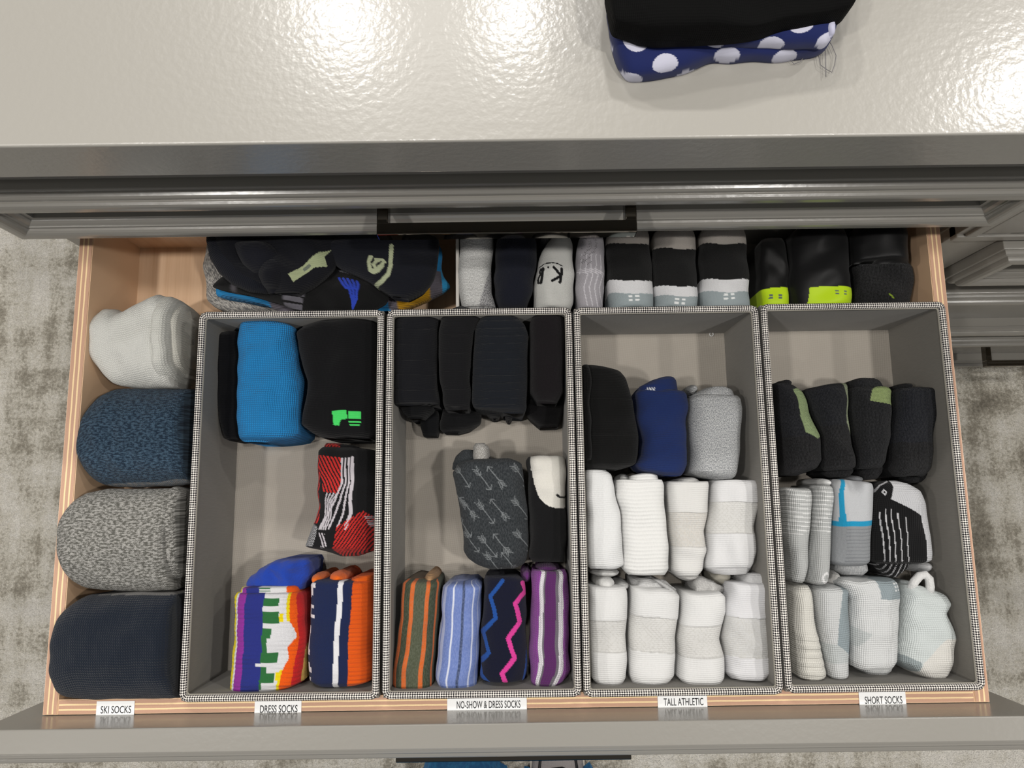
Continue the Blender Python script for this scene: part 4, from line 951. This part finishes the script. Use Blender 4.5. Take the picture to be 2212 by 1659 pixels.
for (rows, ys, tx, lab) in (([(496, 1325, 1388), (502, 1314, 1398), (515, 1310, 1402), (560, 1310, 1405), (620, 1312, 1409), (672, 1316, 1408)], (528, 606, 633), (1362, 651), 'white-banded black compression roll beside the chevron roll'),
                            ([(498, 1424, 1486), (504, 1412, 1496), (518, 1408, 1501), (560, 1408, 1502), (620, 1411, 1505), (672, 1414, 1504)], (538, 618, 638), (1460, 656), 'white-banded black compression roll in the middle of three'),
                            ([(490, 1528, 1592), (496, 1514, 1602), (510, 1508, 1607), (560, 1508, 1611), (620, 1511, 1616), (672, 1514, 1617)], (527, 603, 629), (1562, 645), 'white-banded black compression roll at the right end of the bin')):
    o = loaf('rolled_socks', rows, ZB2, .010, K_FINE, '#141414', zm=-.008, m=9, res=1.5, cf=ticks(cf_comp(*ys, 7), *tx), n=2.3)
    thing(o, lab, GB)
GN = 'neon-trimmed black rolls'
NE = '#b6d61c'
def cf_neon(ytop, x0, x1, gx, gy):
    def f(b, u, v, px, py):
        yy = py - 9 + 5*(u-.5)
        b = put(b, (yy > ytop) & (px > x0) & (px < x1), NE)
        for dx in (-9, 9):
            for dy in (0, 6): b = put(b, (np.abs(px-gx-dx) < 4) & (np.abs(py-gy-dy) < 1.8), '#5d6b63')
        return b
    return f
o = loaf('rolled_socks', [(520, 1646, 1688), (530, 1640, 1694), (548, 1638, 1696), (620, 1638, 1700), (672, 1641, 1700)], ZB2, -.006, K_SLEEK, '#0d0d0d', zm=-.02, m=9, res=1.5, cf=cf_neon(620, 0, 9999, 1664, 646))
thing(o, 'slim sleek black roll with a neon-yellow end', GN)
o = loaf('rolled_socks', [(495, 1720, 1810), (502, 1710, 1822), (520, 1706, 1828), (590, 1706, 1830), (600, 1706, 1834), (640, 1708, 1836), (672, 1716, 1834)], ZB2, .008, K_SLEEK, '#0d0d0e', zm=-.012, m=9, res=1.5, n=2.2, cf=cf_neon(622, 1732, 9999, 1797, 640))
thing(o, 'wide sleek black roll with a neon-yellow corner patch', GN)
o = loaf('rolled_socks', [(490, 1852, 1940), (498, 1842, 1950), (515, 1838, 1955), (572, 1838, 1956)], ZB2, .008, K_SLEEK, '#0e0e0f', zm=-.012, m=9, res=3, n=2.2)
thing(o, 'all-black roll with a loose knitted end at the right', GN)
loaf('foot', [(570, 1840, 1955), (582, 1839, 1963), (610, 1840, 1968), (640, 1843, 1969), (660, 1850, 1966), (672, 1855, 1950)], ZB2, -.008, K_BLACKMESH, '#09090a', zm=-.022, parent=o, res=1.8, wr=.0018, cf=lambda b, u, v, px, py: put(b, near(px, py, [(1905, 642), (1913, 652)], 1.6), '#a3c22c'))

# ---- heap of loose ski socks at the back left
GP = 'loose socks heaped at the back'
qp = crop(430, 490, 7.628); qr = crop(700, 490, 7.373)
o = loaf('loose_sock', [(500, 470, 540), (515, 458, 540), (540, 446, 540), (580, 442, 545), (610, 444, 560), (630, 447, 590), (650, 452, 620), (664, 468, 640), (676, 500, 640)], ZD, -.042, K_MARL, '#c3bfb8', zm=-.056, m=6, res=2, wr=.002)
thing(o, 'black-and-white marl sock under the heap at its left', GP, 'sock')
def cf_blu(b, u, v, px, py):
    b[...] = C('#2687c4')
    b = put(b, (px > 588) & (px < 640), '#66616a'); b = put(b, (px > 640) & (px < 780), '#1c1c20'); b = put(b, (px > 843) & (px < 863), '#66616a'); b = put(b, (px > 862) & (py > 615), '#c08f16'); b = put(b, (px > 930) & (py > 590), '#66616a')
    b = put(b, (px > 955), '#2f97cc'); return b
o = loaf('loose_sock', [(498, 890, 930), (508, 700, 942), (540, 650, 951), (580, 600, 955), (600, 500, 960), (614, 472, 970), (622, 466, 972), (634, 466, 955), (642, 468, 938), (650, 520, 922), (660, 570, 900), (672, 600, 860)], -.046, -.012, K_RIBV, '#2687c4', zm=-.028, m=7, res=2, wr=.0016, cf=cf_blu)
thing(o, 'bright blue sock with grey and mustard bands under the heap', GP, 'sock')
def cf_bk(b, u, v, px, py):
    b = put(b, near(px, py, qp((575, 1110), (620, 1030), (720, 970), (800, 930), (870, 880)), 5.2) | near(px, py, qp((740, 890), (770, 920)), 4), '#5d5a60')
    for (x0, y0, x1, y1) in ((1420, 1300, 1710, 1375), (1440, 1200, 1740, 1270), (1490, 1120, 1780, 1185), (1650, 1030, 1830, 1090), (1690, 945, 1850, 1010)):
        p = qp((x0, y0-35), (x1, y0+15), (x1-15, y1+20), (x0-10, y1-40)); b = put(b, inpoly(px, py, p), '#6a6870')
    for k in range(5):
        b = put(b, near(px, py, qr((285+k*68, 868+k*12), (330+k*60, 960), (400+k*40, 1065)), 2.7) & (py < 634), '#2b44b4')
    for k in range(3):
        b = put(b, near(px, py, qr((440+k*55, 1050), (470+k*35, 1200), (470, 1320)), 2.6), '#2b44b4')
    return put(b, inpoly(px, py, qr((260, 740), (560, 700), (640, 750), (690, 860), (480, 800))), '#55555a')
o = loaf('loose_sock', [(560, 520, 760), (585, 500, 800), (600, 482, 806), (612, 468, 812), (621, 460, 826), (632, 500, 838), (642, 545, 840), (655, 600, 832), (674, 640, 800)], -.018, .006, K_FINE, '#0b0b0c', zm=-.006, m=6, res=1.4, wr=.002, cf=cf_bk)
thing(o, 'black sock with grey ladder bars and royal-blue slashes', GP, 'sock')
def cf_nv(b, u, v, px, py):
    b = put(b, inpoly(px, py, qp((1530, 870), (1620, 800), (1850, 640), (2050, 500), (2240, 430), (2110, 560), (2130, 700), (1920, 750), (1700, 920), (1590, 985))), '#a3ac86')
    b = put(b, inpoly(px, py, qp((1730, 770), (1850, 690), (1880, 730), (1760, 820))), '#6c7468')
    return b
o = loaf('loose_sock', [(494, 470, 720), (505, 464, 735), (535, 463, 738), (560, 472, 735), (585, 486, 720), (600, 512, 700), (614, 545, 680), (626, 575, 655), (636, 590, 640)], -.002, .027, K_RIBV, '#0d0e15', zm=.010, m=6, res=1.6, wr=.0042, wl=.045, cf=cf_nv)
thing(o, 'blue-black crumpled sock with a pale green tongue, on top at left', GP, 'sock')
loaf('ankle_fold', [(524, 508, 560), (532, 506, 592), (550, 512, 606), (570, 524, 602), (585, 542, 590), (594, 556, 575)], 0.0, .036, K_RIBV, '#10111a', zm=.020, parent=o, m=3, n=2.2, wr=.0012)
loaf('toe_fold', [(558, 578, 618), (580, 568, 634), (605, 564, 632), (622, 570, 618), (634, 580, 606)], 0.0, .034, K_RIBV, '#0f1018', zm=.010, parent=o, m=3, n=2.2, wr=.0015)
bm = bmesh.new(); uvl = bm.loops.layers.uv.new('UVMap')
tube(bm, [unz(x, y, .012) for x, y in ((466, 498), (470, 520), (478, 548), (494, 574), (518, 596), (548, 612), (580, 622))], [.008, .010, .011, .011, .0105, .009, .006], 10, False, uvl)
cu_ = obj('ribbed_cuff', bm, K_RIBV, o, True); ca = cu_.data.color_attributes.new('Col', 'FLOAT_COLOR', 'POINT'); ca.data.foreach_set('color', np.tile(np.array([*lin('#0f1119'), 1.0], np.float32), len(cu_.data.vertices)))
def cf_logo(b, u, v, px, py):
    g = '#a9b090'
    b = put(b, near(px, py, qr((1120, 400), (1130, 540), (1130, 640)), 4.4) & (py > 540), g)
    b = put(b, near(px, py, qr((1140, 665), (1080, 830), (960, 930), (830, 990)), 4.0), g)
    b = put(b, inpoly(px, py, qr((790, 545), (860, 545), (830, 650), (840, 760), (900, 740), (1000, 640), (1050, 620), (1030, 720), (940, 810), (850, 840), (780, 800), (775, 650))), g)
    b = put(b, near(px, py, qr((890, 740), (870, 690), (910, 640), (950, 620)), 3.4), g); b = put(b, near(px, py, qr((900, 600), (1000, 600), (1040, 640)), 3.0), g)
    return b
o = loaf('loose_sock', [(494, 705, 925), (505, 700, 938), (535, 690, 943), (560, 712, 945), (580, 735, 944), (598, 770, 938), (612, 795, 928), (624, 810, 915), (634, 830, 895), (641, 845, 880)], -.006, .024, K_RIBV, '#0e1019', zm=.008, m=7, res=1.4, wr=.0034, wl=.05, cf=cf_logo)
thing(o, 'blue-black sock with a pale green S-shaped emblem, on top at right', GP, 'sock')

# ================================================================== CLOTH ON THE COUNTER
ZC = .2387
def cf_dots(ox, oy):
    def f(b, u, v, px, py):
        for i in range(-9, 10):
            for j in range(-6, 9):
                x = 1560+ox+i*128+(j % 2)*64+7*math.sin(i*5+j); y = 60+oy+j*58+6*math.sin(i*3+2*j)
                b = put(b, np.hypot(px-x, (py-y)) < 27, '#cfcfe0')
        return b
    return f
o = loaf('folded_scarf', [(x, -190, y) for x, y in ((1312, 30), (1318, 90), (1332, 135), (1345, 158), (1358, 174), (1376, 175), (1430, 167), (1470, 157), (1540, 133), (1600, 129), (1690, 129), (1765, 117), (1785, 106), (1796, 80), (1802, 40))], ZC, ZC+.020, K_CLOTH, '#17235a', axis='x', zm=ZC+.004, m=9, n=3.2, res=1.3, wr=.0012, cf=cf_dots(0, 0), skirt=.99, unroll=3600, dense=1.0)
tag(o, 'navy polka-dot scarf folded on the counter under a black garment', 'scarf')
loaf('upper_fold', [(x, -185, y) for x, y in ((1318, 40), (1330, 78), (1346, 92), (1380, 99), (1410, 101), (1508, 99), (1602, 101), (1700, 103), (1776, 104), (1788, 94), (1796, 55))], ZC+.012, ZC+.028, K_CLOTH, '#17235a', axis='x', zm=ZC+.014, m=9, n=3.2, res=1.3, wr=.0012, cf=cf_dots(31, 22), parent=o, skirt=.99, unroll=3600, dense=1.0)
ball('rolled_hem', 1792, 62, 11, 20, ZC+.01, ZC+.026, K_CLOTH, '#c6c6dc', o)
bm = bmesh.new()
for pts in ([(1788, 85), (1797, 98), (1806, 120), (1803, 140), (1797, 156), (1786, 150), (1772, 140), (1768, 118)], [(1782, 96), (1783, 130), (1784, 166)], [(1740, 118), (1728, 134), (1715, 138), (1706, 128)]):
    tube(bm, [unz(x, y, ZC+.0022) for x, y in pts], .00022, 5)
obj('loose_threads', bm, plain('thread', '#6f6d70'), o)
o = loaf('folded_garment', [(x, -190, y) for x, y in ((1316, -30), (1322, 28), (1329, 44), (1345, 50), (1368, 57), (1386, 65), (1425, 71), (1500, 71), (1560, 65), (1642, 57), (1742, 44), (1788, 33), (1830, 22), (1846, 8), (1851, -30))], ZC+.020, ZC+.050, K_BLACK, '#040404', axis='x', zm=ZC+.034, m=10, n=3.4, res=2.5, wr=.003, wl=.06, skirt=.99, dense=.8,
         topf=lambda u, v, px, py: .007*np.tanh((np.interp(px, [1380, 1440, 1560, 1700, 1850], [80, 46, 22, 8, -20])-py)/7.0)-.004*np.exp(-((py-np.interp(px, [1500, 1640, 1850], [95, 45, 10]))/6.0)**2))
tag(o, 'black knitted garment folded on top of the polka-dot scarf', 'garment')

# ================================================================== PERSON AT THE DRAWER
per = empty('person', (-.02, -.36, FLOOR_Z)); tag(per, 'person in bright blue trousers and grey-black sneakers standing at the drawer', 'person')
def attr(o, colr):
    ca = o.data.color_attributes.new('Col', 'FLOAT_COLOR', 'POINT'); ca.data.foreach_set('color', np.tile(np.array([*lin(colr), 1.0], np.float32), len(o.data.vertices)))
def trousers():
    bm = bmesh.new(); uvl = bm.loops.layers.uv.new('UVMap'); n = 44
    tops = []
    for cx, s in ((-.094, -1), (.071, 1)):
        prev = None
        secs = [(FLOOR_Z+.022, .076, .128 if s < 0 else .100, cx, -.365), (FLOOR_Z+.10, .074, .118 if s < 0 else .095, cx, -.367), (FLOOR_Z+.25, .068, .080, cx, -.37), (FLOOR_Z+.45, .066, .072, cx*.98, -.372), (FLOOR_Z+.65, .078, .082, cx*.98, -.38), (FLOOR_Z+.78, .086, .092, cx*.95-.002, -.39)]
        for k, (z, rx, ry, x, y) in enumerate(secs):
            ring = []
            for i in range(n):
                a = 2*math.pi*i/n; w = 1+(.05*math.sin(7*a+s)+.035*math.sin(11*a+2*s+z*9))*(1.2-.15*k)
                pw = .62+.09*k; xx = math.cos(a); ry_ = ry*(1-(.30*math.exp(-(xx/.55)**4) if (s > 0 and k < 2 and math.sin(a) > 0) else 0)); ring.append(bm.verts.new((x+rx*w*math.copysign(abs(math.cos(a))**pw, math.cos(a)), y+ry_*w*math.copysign(abs(math.sin(a))**pw, math.sin(a)), z)))
            if prev:
                for i in range(n):
                    f = bm.faces.new((prev[i], prev[(i+1) % n], ring[(i+1) % n], ring[i])); f.smooth = True
                    for lp in f.loops: lp[uvl].uv = (math.atan2(lp.vert.co.y-y, lp.vert.co.x-x)*.08, lp.vert.co.z)
            prev = ring
        tops.append(prev)
    prev = None                                       # hips to waist, both legs run into it
    for (z, rx, ry, y) in ((FLOOR_Z+.74, .160, .100, -.39), (FLOOR_Z+.84, .178, .118, -.395), (FLOOR_Z+.95, .172, .116, -.395), (FLOOR_Z+1.03, .155, .105, -.39)):
        ring = [bm.verts.new((-.012+rx*math.cos(2*math.pi*i/n), y+ry*math.sin(2*math.pi*i/n), z)) for i in range(n)]
        if prev:
            for i in range(n):
                f = bm.faces.new((prev[i], prev[(i+1) % n], ring[(i+1) % n], ring[i])); f.smooth = True
        else: bm.faces.new(ring[::-1])
        prev = ring
    bm.faces.new(prev)
    o = obj('trousers', bm, K_DENIM, per, True); attr(o, '#1765a0')
    return o
trousers()
M_SOLE = plain('sole_rubber', '#c9c3b8', .7); M_PIPE = plain('shoe_trim', '#151416', .5)
for cx, rz in ((-.094, 4), (.071, -3)):
    y0, y1 = -.475, -.236
    up = [(y0, .018, .03), (y0+.012, .030, .075), (y0+.05, .034, .085), (y0+.10, .036, .080), (y0+.14, .042, .062), (y0+.18, .046, .050), (y0+.21, .044, .043), (y0+.228, .034, .036), (y1, .016, .026)]
    bm = bmesh.new(); uvl = bm.loops.layers.uv.new('UVMap'); prev = None; n = 28
    for (y, hw, h) in up:
        ring = []
        for i in range(n):
            a = math.pi*i/(n-1); ring.append(bm.verts.new((cx-hw*math.cos(a), y, FLOOR_Z+.016+(h-.014)*math.sin(a)**.75)))
        if prev:
            for i in range(n-1):
                f = bm.faces.new((prev[i], prev[i+1], ring[i+1], ring[i])); f.smooth = True
                for lp in f.loops: lp[uvl].uv = (lp.vert.co.x, lp.vert.co.y)
        prev = ring
    shoe = obj('shoe', bm, K_MESH, per, True); attr(shoe, '#a09a98')
    bm = bmesh.new(); pts = [(-.018, y0), (-.034, y0+.03), (-.038, y0+.10), (-.048, y0+.17), (-.047, y0+.205), (-.034, y0+.232), (-.010, y1+.004), (.010, y1+.004), (.034, y0+.232), (.047, y0+.205), (.048, y0+.17), (.038, y0+.10), (.034, y0+.03), (.018, y0)]
    lo = [bm.verts.new((cx+x, y, FLOOR_Z+.0005)) for x, y in pts]; hi = [bm.verts.new((cx+x, y, FLOOR_Z+.022)) for x, y in pts]
    for i in range(len(pts)): bm.faces.new((lo[i], lo[(i+1) % len(pts)], hi[(i+1) % len(pts)], hi[i]))
    bm.faces.new(lo[::-1]); bm.faces.new(hi); obj('sole', bm, M_SOLE, shoe)
    zz = lambda x, y: FLOOR_Z+.016+(np.interp(y, [u_[0] for u_ in up], [u_[2] for u_ in up])-.014)*max(0., 1-(x/np.interp(y, [u_[0] for u_ in up], [u_[1] for u_ in up]))**2)**.375+.0005
    bm = bmesh.new()
    for line in ([(-.028, -.335), (-.034, -.30), (-.030, -.268), (-.018, -.252)], [(.028, -.335), (.034, -.30), (.030, -.268), (.018, -.252)], [(-.026, -.292), (-.012, -.283), (.006, -.281), (.026, -.290)], [(-.022, -.312), (0, -.304), (.022, -.312)]):
        tube(bm, [(cx+x, y, zz(x, y)) for x, y in line], .0026, 6)
    obj('trim', bm, M_PIPE, shoe)
